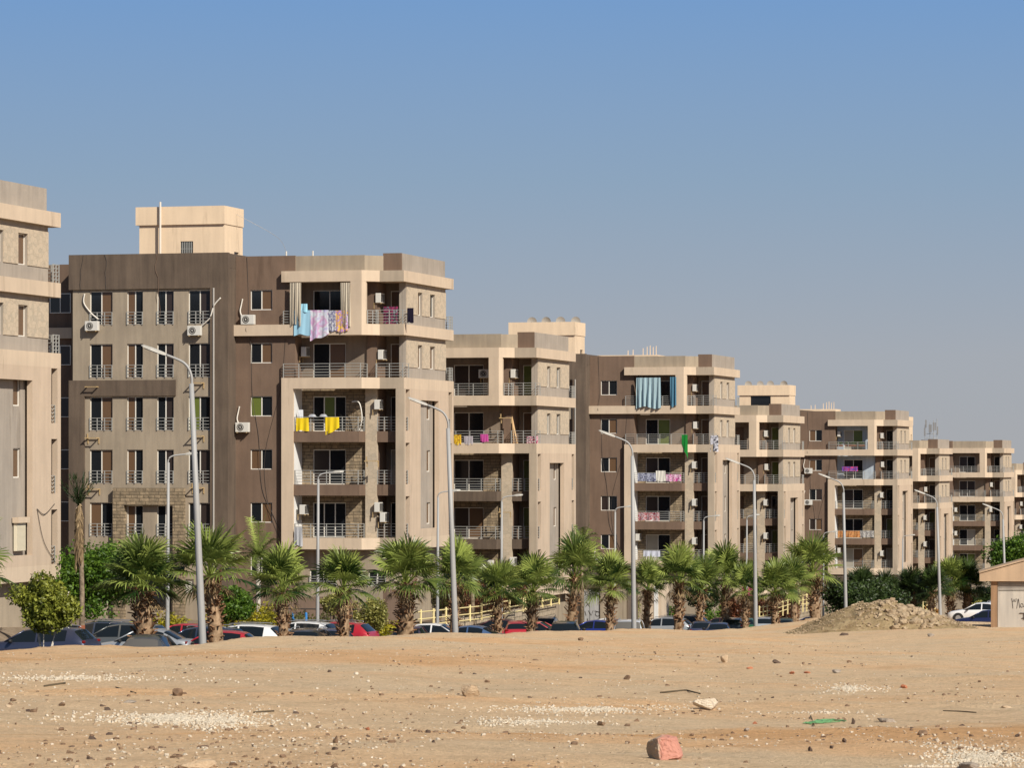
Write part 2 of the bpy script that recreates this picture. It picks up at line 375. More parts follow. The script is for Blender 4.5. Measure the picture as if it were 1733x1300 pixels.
def ac_meshes():
    def mk():
        bm = bmesh.new(); box(bm, -.42, .42, -.16, .16, 0, .58); bmesh.ops.bevel(bm, geom=bm.edges[:], offset=.02, segments=2, affect='EDGES', profile=.5)
        b = fin(bm, 'air_conditioner', ACW)
        bm = bmesh.new(); n = 24; pts = [(math.cos(k*2*math.pi/n)*.22-.1, -.168, math.sin(k*2*math.pi/n)*.22+.29) for k in range(n)]
        vs = [bm.verts.new(p) for p in pts]; bm.faces.new(vs)
        vb = [bm.verts.new((p[0], -.158, p[2])) for p in pts]
        for k in range(n): bm.faces.new((vs[k], vs[(k+1) % n], vb[(k+1) % n], vb[k]))
        g = fin(bm, 'fan_grille', ACG)
        bm = bmesh.new(); tube(bm, [(math.cos(k*2*math.pi/16)*.16-.1, -.172, math.sin(k*2*math.pi/16)*.16+.29) for k in range(17)], .012, 5)
        tube(bm, [(-.12, -.174, .29), (-.08, -.174, .29)], .05, 8)
        g2 = fin(bm, 'fan_ring', ACW)
        bm = bmesh.new()
        for x in (-.3, .3): box(bm, x-.025, x+.025, -.2, .3, -.05, -.003); box(bm, x-.02, x+.02, .26, .3, -.35, -.05)
        box(bm, -.32, .32, .22, .27, -.045, -.01)
        k = fin(bm, 'bracket', BRASS); return b, g, g2, k
    return M('ac', mk)
def slats_mesh():
    def mk():
        bm = bmesh.new()
        for i in range(9): box(bm, -.36, .36, -.175, -.155, .06+i*.053, .094+i*.053)
        return fin(bm, 'vent_slats', ACG)
    return M('slats', mk)
BR = lambda: M('brk', lambda: (lambda bm: ([box(bm, x-.03, x+.03, -.5, 0, -.03, .03) or box(bm, x-.03, x+.03, -.05, 0, -.35, -.03) for x in (-.35, .35)], [box(bm, -.32, .32, y-.03, y+.03, -.02, .025) for y in (-.45, -.12)], box(bm, -.42, -.36, -.05, 0, .0, .28), fin(bm, 'empty_bracket', BRASS, merge=False))[-1])(bmesh.new()))
def dish_mesh():
    def mk():
        bm = bmesh.new(); n = 20; rings = []
        for k in range(6):
            r = .42*k/5; rings.append([bm.verts.new((math.cos(a*2*math.pi/n)*r, -.12*(1-(r/.42)**2), math.sin(a*2*math.pi/n)*r)) for a in range(n)] if k else [bm.verts.new((0, -.12, 0))])
        for a in range(n): bm.faces.new((rings[0][0], rings[1][a], rings[1][(a+1) % n]))
        for k in range(1, 5):
            for a in range(n): bm.faces.new((rings[k][a], rings[k][(a+1) % n], rings[k+1][(a+1) % n], rings[k+1][a]))
        tube(bm, [(0, -.1, 0), (0, -.35, -.2), (0, -.35, -1.0)], .05, 6); tube(bm, [(0, 0, -.8), (0, .6, -.1)], .02, 5)
        return fin(bm, 'satellite_dish', mat('dish_grey', (.30, .28, .25), .7), True)
    return M('dish', mk)

BAY = [(-5.05, 0), (0, 0), (.86, .86), (2.37, .86), (2.37, 11.4), (-1.5, 11.4), (-1.5, 1.0), (-5.05, 1.0)]
LONG = [(-8.1, 0), (0, 0), (.86, .86), (2.37, .86), (2.37, 11.4), (-1.5, 11.4), (-1.5, 1.0), (-8.1, 1.0)]
SLAB = [(-4.32, .14), (-.2, .14), (-.2, 1.4), (1.85, 1.4), (1.85, 3.4), (-4.32, 3.4)]
CW = [(-17.0, -15.52), (-14.59, -13.56), (-12.66, -11.58), (-10.64, -9.2)]
BUILD = []
def building(idx, O, zf, label, prev_end, o):
    rt = thing('apartment_building', label, 'apartment building', (O[0], O[1], zf-GZ), -TH, 'apartment blocks stepping down the street')
    rnd = random.Random(idx*17+3)
    def px_of(x, y): 
        X = O[0]+CT*x+ST*y; Y = O[1]-ST*x+CT*y; return 866.5+FPX*X/Y
    def vis(x, y): p = px_of(x, y); return p > max(-45, prev_end-22) and p < 1790
    def part(name, me, loc=(0, 0, 0), rot=0, lab=None, par=None):
        ob = new(name, me, par or rt, (loc[0], loc[1], loc[2]+(0 if par else GZ)), rot)
        if lab: ob['label'] = lab
        return ob
    def window(x, y, z, w, h, mats, rot=0, name='window', n=None):
        if not vis(x, y): return
        if name != 'window' or len(mats) > 1:
            mats = tuple((CURL if rnd.random() < .12 else CURK if rnd.random() < .2 else m_) if m_ in (GLASS, CURB) and (idx != 1 or w < .9) else m_ for m_ in mats)
        f, pn = winmesh(w, h, n or len(mats), mats); ob = part(name, f, (x, y, z), rot)
        for k, p in enumerate(pn): part('curtain' if mats[k] in (CURB, CURG, CURL) else 'pane', p, par=ob)
        return ob
    def rail(x, y, z, key, pts, h=.85, nb=5, sp=.9):
        if vis(x, y): return part('railing', railing_mesh(pts, h, nb, sp, key), (0, 0, z))
    def ac(x, y, z, rot=0, brk=True, slat=False, hose=None):
        if not vis(x, y): return
        b, g, g2, k = ac_meshes(); ob = part('air_conditioner', b, (x, y, z), rot)
        if slat: part('vent_slats', slats_mesh(), par=ob)
        else: part('fan_grille', g, par=ob); part('fan_ring', g2, par=ob)
        if brk: part('bracket', k, par=ob)
        if hose:
            bm = bmesh.new(); tube(bm, bez(hose, 6), .045, 6); part('refrigerant_hose', fin(bm, 'hose', HOSE, True))
    # --- central projecting block
    holes = [(a, b, k*S+.05, k*S+(2.1 if not (k == 0 and i in (1, 2)) else 1.93)) for k in range(5) for i, (a, b) in enumerate(CW)]+[(-11.0, -10.3, -3.3, -2.5), (-13.5, -11.75, -4.4, -1.6)]
    if vis(-8.5, -.9) or idx < 3:
        part('wall', grids('wall', BEIGE, ('x', -18.1, -9.2, -5.2, 15.0, -.9, -.68, holes)))
        part('roof_fascia', boxes('roof_fascia', DARK, [(-18.31, -8.07, -1.05, -.72, 15.0, 17.12), (-8.32, -8.07, -.72, .36, 15.0, 16.19)]))
        part('corner_pier', boxes('corner_pier', DARK, [(-9.2, -8.07, -1.05, .37, -5.2, 15.0)]))
        part('lower_fascia', boxes('lower_fascia', DARK, [(-18.31, -11.43, -1.05, -.85, 8.54, 9.5), (-18.31, -17.3, -1.05, -.85, -5.2, 8.54)]))
        part('stone_portal', boxes('stone_portal', DSTONE, [(-15.36, -10.83, -1.27, -.87, 1.95, 2.98), (-15.36, -14.66, -1.27, -.87, -5.2, 1.95), (-11.51, -10.83, -1.27, -.87, -5.2, 1.95)]))
        part('entrance_door', boxes('entrance_door', GLASS, [(-13.5, -11.75, -.72, -.70, -4.4, -1.6)]))
        part('side_wing', boxes('side_wing', BROWN, [(-34, -18.31, 1.4, 19.8, -5.2, 16.7)]))
        part('wing_band', boxes('wing_band', CREAM, [(-34, -18.32, 1.1, 1.5, 12.14, 12.8)]))
        for k in range(5): window(-20.55, 1.33, k*S+.9, 1.39, 1.22, (GLASS, CURK))
        for k in range(5):
            for i, (a, b) in enumerate(CW):
                w = round(b-a, 3); h = 2.05 if not (k == 0 and i in (1, 2)) else 1.88
                ms = [(GLASS, CURB), (CURB, GLASS), (GLASS, CURK), (GLASS, CURK)][i]
                if k == 0 and i == 0: ms = (CURB, GLASS)
                if k == 2 and i == 3: ms = (CURG, GLASS)
                window(a, -.80, k*S+.05, w, h, ms, name='french_window')
                rail(a, -.9, k*S+.05, ('cw', i), [(a+.02, -.94), (b-.02, -.94)], .78, 4, .42)
        window(-11.0, -.8, -3.3, .7, .8, (WHITEF, WHITEF))
    # --- recessed brown wall
    holes = [(-7.14, -5.75, k*S+.9, k*S+2.12) for k in range(-1, 5)]
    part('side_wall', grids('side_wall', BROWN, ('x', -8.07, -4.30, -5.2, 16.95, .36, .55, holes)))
    for k in range(-1, 5):
        ms = (GLASS, CURB) if rnd.random() < .75 else (CURB, GLASS)
        if idx == 1 and k == 2: ms = (CURG, GLASS)
        if k == -1: ms = (GLASS, GLASS)
        window(-7.14, .44, k*S+.9, 1.39, 1.22, ms)
    core = [(-18.28, -8.3, -.66, 19.8, -5.2, 16.2), (-8.3, -4.31, .57, 19.8, -5.2, 16.2), (-4.31, -.13, 1.9, 11.2, -5.2, 16.2), (-4.31, -2.4, 11.2, 16.0, -5.2, 16.2), (-.13, 1.6, 3.6, 11.1, -5.2, 16.0)]
    part('building_core', boxes('building_core', BROWN, core))
    part('rear_parapet', boxes('rear_parapet', DARK, [(-8.32, -8.08, -.7, 19.8, 16.2, 17.08), (-18.28, -18.03, -.7, 19.8, 16.2, 17.08), (-8.05, -4.35, 19.4, 19.8, 16.2, 16.9)]))
    # --- balcony bay
    part('bay_column', boxes('bay_column', CREAM, [(-5.05, -4.32, 0, 1.9, 0, 8.94)]))
    part('bay_column', boxes('bay_column', SEG, [(1.86, 2.37, .86, 1.15, 0, 8.94)]))
    if vis(-4.3, .5): part('inner_wall_panel', boxes('inner_wall_panel', INNER, [(-4.315, -4.29, .2, 1.64, .0, 2.53), (-4.315, -4.29, .2, 1.64, 3.2, 5.73), (-4.315, -4.29, .2, 1.64, 6.4, 8.93)]))
    part('cornice', boxes('cornice', CREAM, [(BAY, 15.34, 16.0)]))
    part('upper_band', boxes('upper_band', CREAM, [(LONG, 12.14, 12.8)]))
    part('terrace_slab', boxes('terrace_slab', CREAM, [(BAY, 8.94, 9.6)]))
    part('base_band', boxes('base_band', CREAM, [(BAY, -.68, 0)]))
    for z_, z2 in ((-.68, 0), (8.94, 9.6), (12.14, 12.8), (15.34, 16)): part('band_panel', boxes('band_panel', SEG, [(.864, 2.368, .855, .861, z_+.002, z2-.002)]))
    for k in (1, 2): part('balcony_slab', boxes('balcony_slab', BROWN if idx != 2 else DARK, [(SLAB, -.66, -.01)]), (0, 0, k*S))
    part('corner_column', boxes('corner_column', CREAM, [([(-.70, .003), (-.003, .003), (.2, .21), (.2, .45), (-.7, .45)], 12.8, 15.34)]))
    part('stone_pillar', boxes('stone_pillar', LSTONE, [(-.21, .52, 1.38, 1.62, 0, 8.94)]))
    part('balcony_pier', boxes('balcony_pier', BROWN, [(-.14, .49, 1.62, 3.5, 0, 8.94), (-.14, .49, 1.45, 3.5, 9.6, 12.14), (-.14, .49, 1.45, 3.5, 12.8, 15.34)]))
    dh = lambda k: (-3.6, -1.52, k*S, k*S+2.1)
    part('balcony_wall', grids('balcony_wall', DSTONE, ('x', -4.32, -.12, 0, 8.94, 1.62, 1.85, [dh(k) for k in range(3)])))
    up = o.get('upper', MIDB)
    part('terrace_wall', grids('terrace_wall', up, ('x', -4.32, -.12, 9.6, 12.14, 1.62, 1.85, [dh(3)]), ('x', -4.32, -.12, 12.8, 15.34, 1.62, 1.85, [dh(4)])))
    for k in range(5):
        ms = [(CURK, GLASS), (CURK, GLASS), (GLASS, CURG), (GLASS, CURB), (GLASS, GLASS)][(k+idx*2-2) % 5] if idx > 1 else [(GLASS, GLASS, GLASS), (CURK, GLASS), (GLASS, CURG, GLASS), (GLASS, CURB), (GLASS, GLASS)][k]
        window(-3.6, 1.70, k*S, 2.08, 2.1, ms, name='sliding_door')
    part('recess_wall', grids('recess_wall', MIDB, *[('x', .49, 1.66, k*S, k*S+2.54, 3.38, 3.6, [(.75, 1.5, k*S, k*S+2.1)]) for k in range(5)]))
    for k in range(5): window(.75, 3.44, k*S, .75, 2.1, (rnd.choice([GLASS, CURB, CURG]),), name='balcony_door')
    # right flank: framed lower storeys
    hs = []
    for k in range(3): hs += [(1.25, 2.07, k*S+.02, k*S+2.5), (10.3, 11.02, k*S+.02, k*S+2.5)]
    hs.append((4.31, 8.15, .5, 8.3))
    part('flank_frame', grids('flank_frame', TAN, ('y', 1.15, 11.4, 0, 8.94, 2.1, 2.368, hs), ('x', 1.0, 2.1, 0, 8.94, 11.2, 11.4, [])))
    hw = [(a, b, k*S+.75, k*S+2.07) for k in range(3) for a, b in ((4.6, 5.3), (6.95, 7.75))]
    part('flank_panel', grids('flank_panel', GREY, ('y', 3.6, 9.0, 0, 8.94, 1.75, 1.95, hw)))
    for k in range(3):
        window(1.87, 4.6, k*S+.75, .7, 1.32, (GLASS,), R(90)); window(1.87, 6.95, k*S+.75, .8, 1.32, (CURB,), R(90))
        rail(2.3, 1.6, k*S, 'sl1', [(2.24, 1.27), (2.24, 2.05)], .85, 5, .8); rail(2.3, 10.6, k*S, 'sl2', [(2.24, 10.3), (2.24, 11.02)], .85, 5, .7)
    # right flank: stone-clad upper storeys
    sh = [(a, b, k*S+.66, k*S+2.06) for k in (3, 4) for a, b in ((4.61, 5.55), (7.17, 8.24))]
    part('flank_wall', grids('flank_wall', GREY, *[('y', 2.2, 10.62, k*S, k*S+2.54, 1.85, 2.07, sh) for k in (3, 4)], *[('x', 1.66, 1.86, k*S, k*S+2.54, 2.2, 2.4, []) for k in range(5)], *[('y', 2.2, 3.6, k*S, k*S+2.54, 1.66, 1.84, []) for k in range(3)], *[('x', 1.0, 2.06, k*S, k*S+2.54, 10.42, 10.615, []) for k in (3, 4)]))
    part('stone_cladding', grids('stone_cladding', LSTONE, *[('y', 2.3, 10.6, k*S+.66, k*S+2.3, 2.072, 2.11, sh) for k in (3, 4)]))
    for k in (3, 4):
        window(1.94, 4.61, k*S+.66, .94, 1.4, (rnd.choice([GLASS, CURB]),), R(90)); window(1.94, 7.17, k*S+.66, 1.07, 1.4, (rnd.choice([GLASS, CURB]),), R(90))
        rail(2.3, 11, k*S, 'end', [(2.3, 10.66), (2.3, 11.34), (1.2, 11.34)], .85, 5, .4)
    # parapets
    part('parapet', boxes('parapet', BEIGE, [(-4.35, .05, .42, .62, 16.0, 16.92), ([(.05, .42), (.95, 1.3), (.8, 1.42), (.05, .62)], 16.0, 16.9), (-4.35, -4.1, .62, 3, 16, 16.9)]))
    part('flank_parapet', boxes('flank_parapet', GREY, [(.97, 2.1, 1.47, 10.4, 16.0, 17.05)]))
    part('parapet_end', boxes('parapet_end', BROWN, [(.93, 2.07, 1.3, 1.468, 16.0, 17.06)]))
    # railings
    for k in range(3):
        rail(-2, .1, k*S, 'b1', [(-4.25, .2), (-.28, .2), (-.28, 1.36)], .86, 5, .92)
        rail(1, .9, k*S, 'b2', [(.55, 1.43), (1.82, 1.43)], .86, 5, .5)
    rail(-2, .1, 9.6, 't1', [(-4.95, .9), (-4.95, .1), (-.1, .1), (-.1, 1.4)], .86, 5, .95)
    rail(1, .9, 9.6, 't2', [(.5, 1.4), (.6, .96), (2.27, .96), (2.27, 2.15)], .86, 5, .85)
    rail(-2, .1, 12.8, 'u1', [(-4.95, .9), (-4.95, .1), (-.75, .1)], .82, 5, .95)
    rail(.5, .5, 12.8, 'u3', [(.25, .35), (.75, .85)], .82, 5, .3)
    rail(1, .9, 12.8, 't2', [(.5, 1.4), (.6, .96), (2.27, .96), (2.27, 2.15)], .86, 5, .85)
    # undercroft
    hu = [(-3.6, -1.9, -2.9, -1.9), (.1, 1.2, -2.9, -2.0)]
    part('ground_floor_wall', grids('ground_floor_wall', BEIGE, ('x', -4.3, 1.7, -5.2, -.68, 1.0, 1.25, hu), ('y', 1.25, 11.1, -5.2, -.68, 1.5, 1.7, [(4.6, 6, -3, -1.6)])))
    window(-3.6, 1.1, -2.9, 1.7, 1.0, (GLASS, GLASS)); window(.1, 1.1, -2.9, 1.1, .9, (GLASS, GLASS)); window(1.6, 4.6, -3, 1.4, 1.4, (GLASS, CURB), R(90))
    rail(-2, 1, -2.9, 'g1', [(-3.6, .95), (-1.9, .95)], .6, 4, .6); rail(.5, 1, -2.9, 'g2', [(.1, .95), (1.2, .95)], .6, 4, .5)
    # stair tower on the roof
    th = o.get('tower', 20.4); ty = o.get('ty', 10.5)
    if o.get('tower', 20.4):
        tw = part('stair_tower', grids('stair_tower', TOWER, ('x', -17.67, -11.95, 16.2, th-1.15, ty, ty+.2, [(-14.9, -14.05, 17.6, 18.5)] if idx == 1 else [(-16.4, -14.1, 17.8, 18.9)] if idx == 5 else []), ('y', ty+.2, ty+3.4, 16.2, th-1.15, -12.15, -11.95, [(ty+1.8, ty+2.7, 16.2, 17.9)]), ('y', ty+.2, ty+3.4, 16.2, th-1.15, -17.67, -17.47, []), ('x', -17.47, -12.15, 16.2, th-1.15, ty+3.2, ty+3.4, [])), (0, 0, 0))
        part('tower_cap', boxes('tower_cap', TOWER, [(-17.87, -11.9, ty-.14, ty+3.45, th-1.15, th)]), lab=None)
        part('tower_door', boxes('tower_door', CURK, [(-12.1, -12.05, ty+1.8, ty+2.7, 16.2, 17.9)]))
        if idx in (1, 5):
            x0, x1, z0, z1 = (-14.9, -14.05, 17.6, 18.5) if idx == 1 else (-16.4, -14.1, 17.8, 18.9)
            part('tower_window', boxes('tower_window', GLASS, [(x0, x1, ty+.12, ty+.15, z0, z1)]))
            rail(x0, ty, z0, ('tw', idx), [(x0, ty+.06), (x1, ty+.06)], z1-z0, 2, .12)
        if o.get('dishes'):
            for dx in (-16.2, -14.9, -13.6, -12.3) if idx == 3 else (-17.0, -15.6, -14.4, -12.9): part('satellite_dish', dish_mesh(), (dx, ty+1.2+rnd.random()*.5, th+.1), R(200+rnd.uniform(-25, 25)))
        if o.get('rods'):
            bm = bmesh.new()
            for dx, hh in ((-15.1, .5), (-14.6, .55), (-13.6, .7), (-13.2, .85), (-12.9, .95), (-12.6, .8), (-12.3, .9)): box(bm, dx-.03, dx+.03, ty+1, ty+1.06, th, th+hh)
            part('rebar_stub', fin(bm, 'rebar', TOWER, merge=False))
    # cables and pipes on the facade
    if vis(-8.9, -1):
        bm = bmesh.new(); box(bm, -9.0, -8.92, -1.11, -1.05, -4.5, 15.0); part('drain_pipe', fin(bm, 'drain_pipe', PIPE))
    if vis(-6.5, .3):
        bm = bmesh.new(); pts = [(-7.35, .33, 16.9), (-7.25, .33, 13.5), (-7.3, -.02, 12.5), (-7.1, .33, 11.6), (-7.0, .33, 8.5), (-6.6, .33, 6), (-6.4, .33, 3), (-5.6, .33, 1.2), (-4.9, .3, -.3)]
        tube(bm, bez(pts, 5), .014, 4); tube(bm, bez([(-4.9, .33, 12), (-5.2, .33, 9), (-6.2, .33, 5), (-6.0, .33, 2), (-5.3, .33, 0)], 5), .01, 4)
        part('cable', fin(bm, 'cable', CABLE))
    for args in o.get('ac', []): ac(*args)
    for x, y, z in o.get('brackets', []):
        if vis(x, y): part('empty_bracket', BR(), (x, y, z))
    BUILD.append((rt, O, zf)); return rt
HL = lambda x, z, y=.3: [(x-.35, y, z+.3), (x-.55, y-.05, z+.75), (x-.5, y, z+1.2), (x-.42, y, z+1.55)]
b2ac = [(-7.2, .12, 12.83, 0, False, False, HL(-7.2, 12.83)), (-7.55, .12, 6.35, 0, True, False, HL(-7.4, 6.35)),
        (-16.75, -1.13, 12.5, 0, True, False, [(-16.4, -1.0, 13.2), (-16.9, -.98, 13.6), (-17.35, -.98, 14.2), (-17.3, -.98, 14.75)]),
        (-10.15, -1.13, 12.15, 0, True, False, [(-9.8, -1.0, 12.7), (-9.2, -1.1, 13.2), (-8.95, -1.12, 13.9), (-8.5, -1.12, 14.4)]),
        (.6, 1.75, 14.1, R(90), True, True), (.75, 1.75, 10.7, R(90), True, True), (.6, 1.5, 7.7, R(90), True, True), (.6, 1.5, 1.55, R(90), True, True), (.95, 1.5, .95, R(90), True, True),
        (-3.95, 1.3, 10.9, R(90), True, True), (-3.85, .7, 1.4, R(90), True, True)]
std = lambda s: [x for x in [(.6, 1.75, 14.0, R(90), True, True), (.65, 1.75, 10.9, R(90), True, True), (.6, 1.5, 7.6, R(90), True, True), (.6, 1.5, 4.5, R(90), True, True), (.6, 1.5, 1.3, R(90), True, True)] if x is not None]
def sub(*ks): L_ = std(0); return [L_[k] for k in ks]
BS = [
 (0, (-25.86, 151.1), 3.92, 'nearest apartment block, cut off by the left edge, showing only its pale flank', -400, dict()),
 (1, (-8.96, 211.2), 4.05, 'large brown and cream block with pink and blue laundry on its top balcony', 60, dict(ac=b2ac, tower=20.7, ty=9, brackets=[(-16.75, -.9, 9.1), (-10.0, -.9, 9.3), (-16.75, -.9, 6.0), (-10.0, -.9, 6.1), (-16.7, -.9, 2.9), (-10.0, -.9, 3.0), (.5, .62, 4.6)])),
 (2, (-.88, 236.2), .25, 'cream balcony block right behind the laundry block, top parapet level with its neighbour\'s terrace', 768, dict(ac=sub(0)+[(-1.3, 1.2, 14.0, R(10), True, False), (-1.1, 1.1, 1.2, 0, True, False), (.6, 1.5, 1.4, R(90), True, True), (.6, 1.5, -1.9, R(90), True, True)], brackets=[(.3, .85, 11.3), (.3, .6, 5)])),
 (3, (14.17, 292.6), .5, 'brown block with pale blue balcony curtains, in the middle of the row', 974, dict(dishes=1, tower=20.25, ty=10.5, ac=sub(0, 1, 2, 3, 4)+[(-7.1, .12, -.4, 0, True, False, HL(-7.1, -.4)), (-4.0, .7, 1.6, R(90), True, True)])),
 (4, (22.62, 328.2), -3.0, 'narrow visible cream bay between the blue curtain block and the blue balcony block', 1252, dict(tower=22.0, ty=11, rods=1, ac=sub(0, 1, 2, 3))),
 (5, (38.93, 381.0), -2.77, 'block with blue painted balcony walls and planter boxes on its top balcony', 1361, dict(dishes=1, tower=20.1, ty=14, upper=BLUEP, ac=sub(0, 1, 2, 4)+[(-7.2, .12, 10.2, 0, True, False, HL(-7.2, 10.2)), (-7.2, .12, 6.8, 0, True, False, HL(-7.2, 6.8)), (-4.0, 1.2, 14.2, R(90), True, True), (-3.9, .7, 1.6, R(90), True, True)])),
 (6, (47.4, 413.7), -5.7, 'small looking cream block with a phone antenna on its roof', 1545, dict(tower=20.8, ty=12, rods=1, ac=sub(1, 2, 3))),
 (7, (62.01, 464.8), -5.45, 'far cream block showing two wide balconies per floor just left of the right edge', 1612, dict(tower=20.3, ty=12, ac=sub(1, 2, 4)+[(-3.9, .7, 4.5, R(90), True, True), (-3.9, .7, 7.6, R(90), True, True)])),
 (8, (71.56, 503.9), -8.4, 'last block of the row, cut off at the right edge', 1716, dict(tower=20, ty=12, ac=sub(1, 2))),
]
for b in BS: building(*b)
def L2W(bi, x, y, z):           # building-local to world
    O, zf = BS[bi][1], BS[bi][2]; return Vector((O[0]+CT*x+ST*y, O[1]-ST*x+CT*y, zf+z))

# ------------------------------------------------------------------ cars
TYRE = mat('tyre_rubber', (.02, .02, .02), .8); RIM = mat('wheel_rim', (.45, .45, .46), .35, .7)
CGLASS = mat('car_glass', (.010, .014, .018), .04, 0, .45); DGLASS = mat('dusty_car_glass', (.10, .095, .088), .45, 0, .4)
BLK = mat('black_trim', (.02, .02, .02), .5); RED = mat('tail_lamp_red', (.16, .006, .006), .2); HEADL = mat('headlamp', (.6, .6, .6), .1)
KINDS = {   # x, half width at belt, belt z, roof half width, roof z
 'sedan': (2.26, .88, 1.46, [(-2.26, .62, .5, .58, .53), (-2.2, .74, .66, .66, .69), (-1.95, .84, .76, .70, .80), (-1.5, .87, .83, .72, .88), (-1.0, .88, .90, .72, .955), (-.2, .88, .93, .58, 1.405), (.25, .88, .94, .59, 1.455), (.33, .88, .94, .59, 1.456), (.8, .88, .95, .58, 1.43), (1.1, .88, .96, .57, 1.36), (1.22, .88, .965, .57, 1.31), (1.72, .87, .98, .66, 1.03), (2.1, .84, .95, .7, 1.0), (2.22, .78, .85, .66, .93), (2.28, .7, .6, .6, .63)], (-1.0, -.2), (1.1, 1.72), 1.1),
 'hatch': (2.05, .87, 1.50, [(-2.0, .62, .5, .58, .54), (-1.94, .74, .68, .66, .72), (-1.7, .83, .80, .70, .85), (-1.3, .86, .88, .72, .94), (-.95, .87, .93, .72, 1.0), (-.2, .87, .95, .59, 1.44), (.25, .87, .96, .6, 1.49), (.33, .87, .96, .6, 1.492), (.9, .87, .99, .59, 1.47), (1.3, .87, 1.01, .58, 1.42), (1.45, .86, 1.02, .58, 1.36), (1.82, .84, 1.03, .66, 1.06), (1.97, .8, .9, .68, .95), (2.03, .72, .6, .62, .63)], (-.95, -.2), (1.45, 1.82), 1.3),
 'suv': (2.3, .93, 1.70, [(-2.3, .68, .6, .62, .64), (-2.24, .8, .8, .7, .85), (-2.0, .89, .94, .76, .99), (-1.5, .92, 1.0, .78, 1.07), (-1.05, .93, 1.05, .78, 1.13), (-.35, .93, 1.07, .63, 1.58), (.2, .93, 1.08, .66, 1.675), (.28, .93, 1.08, .66, 1.678), (.9, .93, 1.10, .66, 1.675), (1.45, .93, 1.13, .65, 1.63), (1.75, .92, 1.16, .64, 1.57), (2.12, .9, 1.15, .74, 1.18), (2.26, .85, .95, .78, 1.0), (2.32, .76, .62, .7, .65)], (-1.05, -.35), (1.75, 2.12), 1.45),
 'van': (2.3, .93, 1.8, [(-2.3, .68, .6, .62, .64), (-2.24, .8, .8, .7, .85), (-2.0, .89, .96, .76, 1.01), (-1.6, .92, 1.03, .78, 1.1), (-1.3, .93, 1.07, .78, 1.15), (-.6, .93, 1.09, .68, 1.7), (.1, .93, 1.09, .72, 1.79), (.18, .93, 1.09, .72, 1.792), (.9, .93, 1.10, .72, 1.79), (1.6, .93, 1.12, .71, 1.77), (1.95, .92, 1.13, .7, 1.72), (2.2, .9, 1.12, .78, 1.15), (2.28, .85, .95, .8, 1.0), (2.32, .76, .62, .7, .65)], (-1.3, -.6), (1.95, 2.2), 1.8),
}
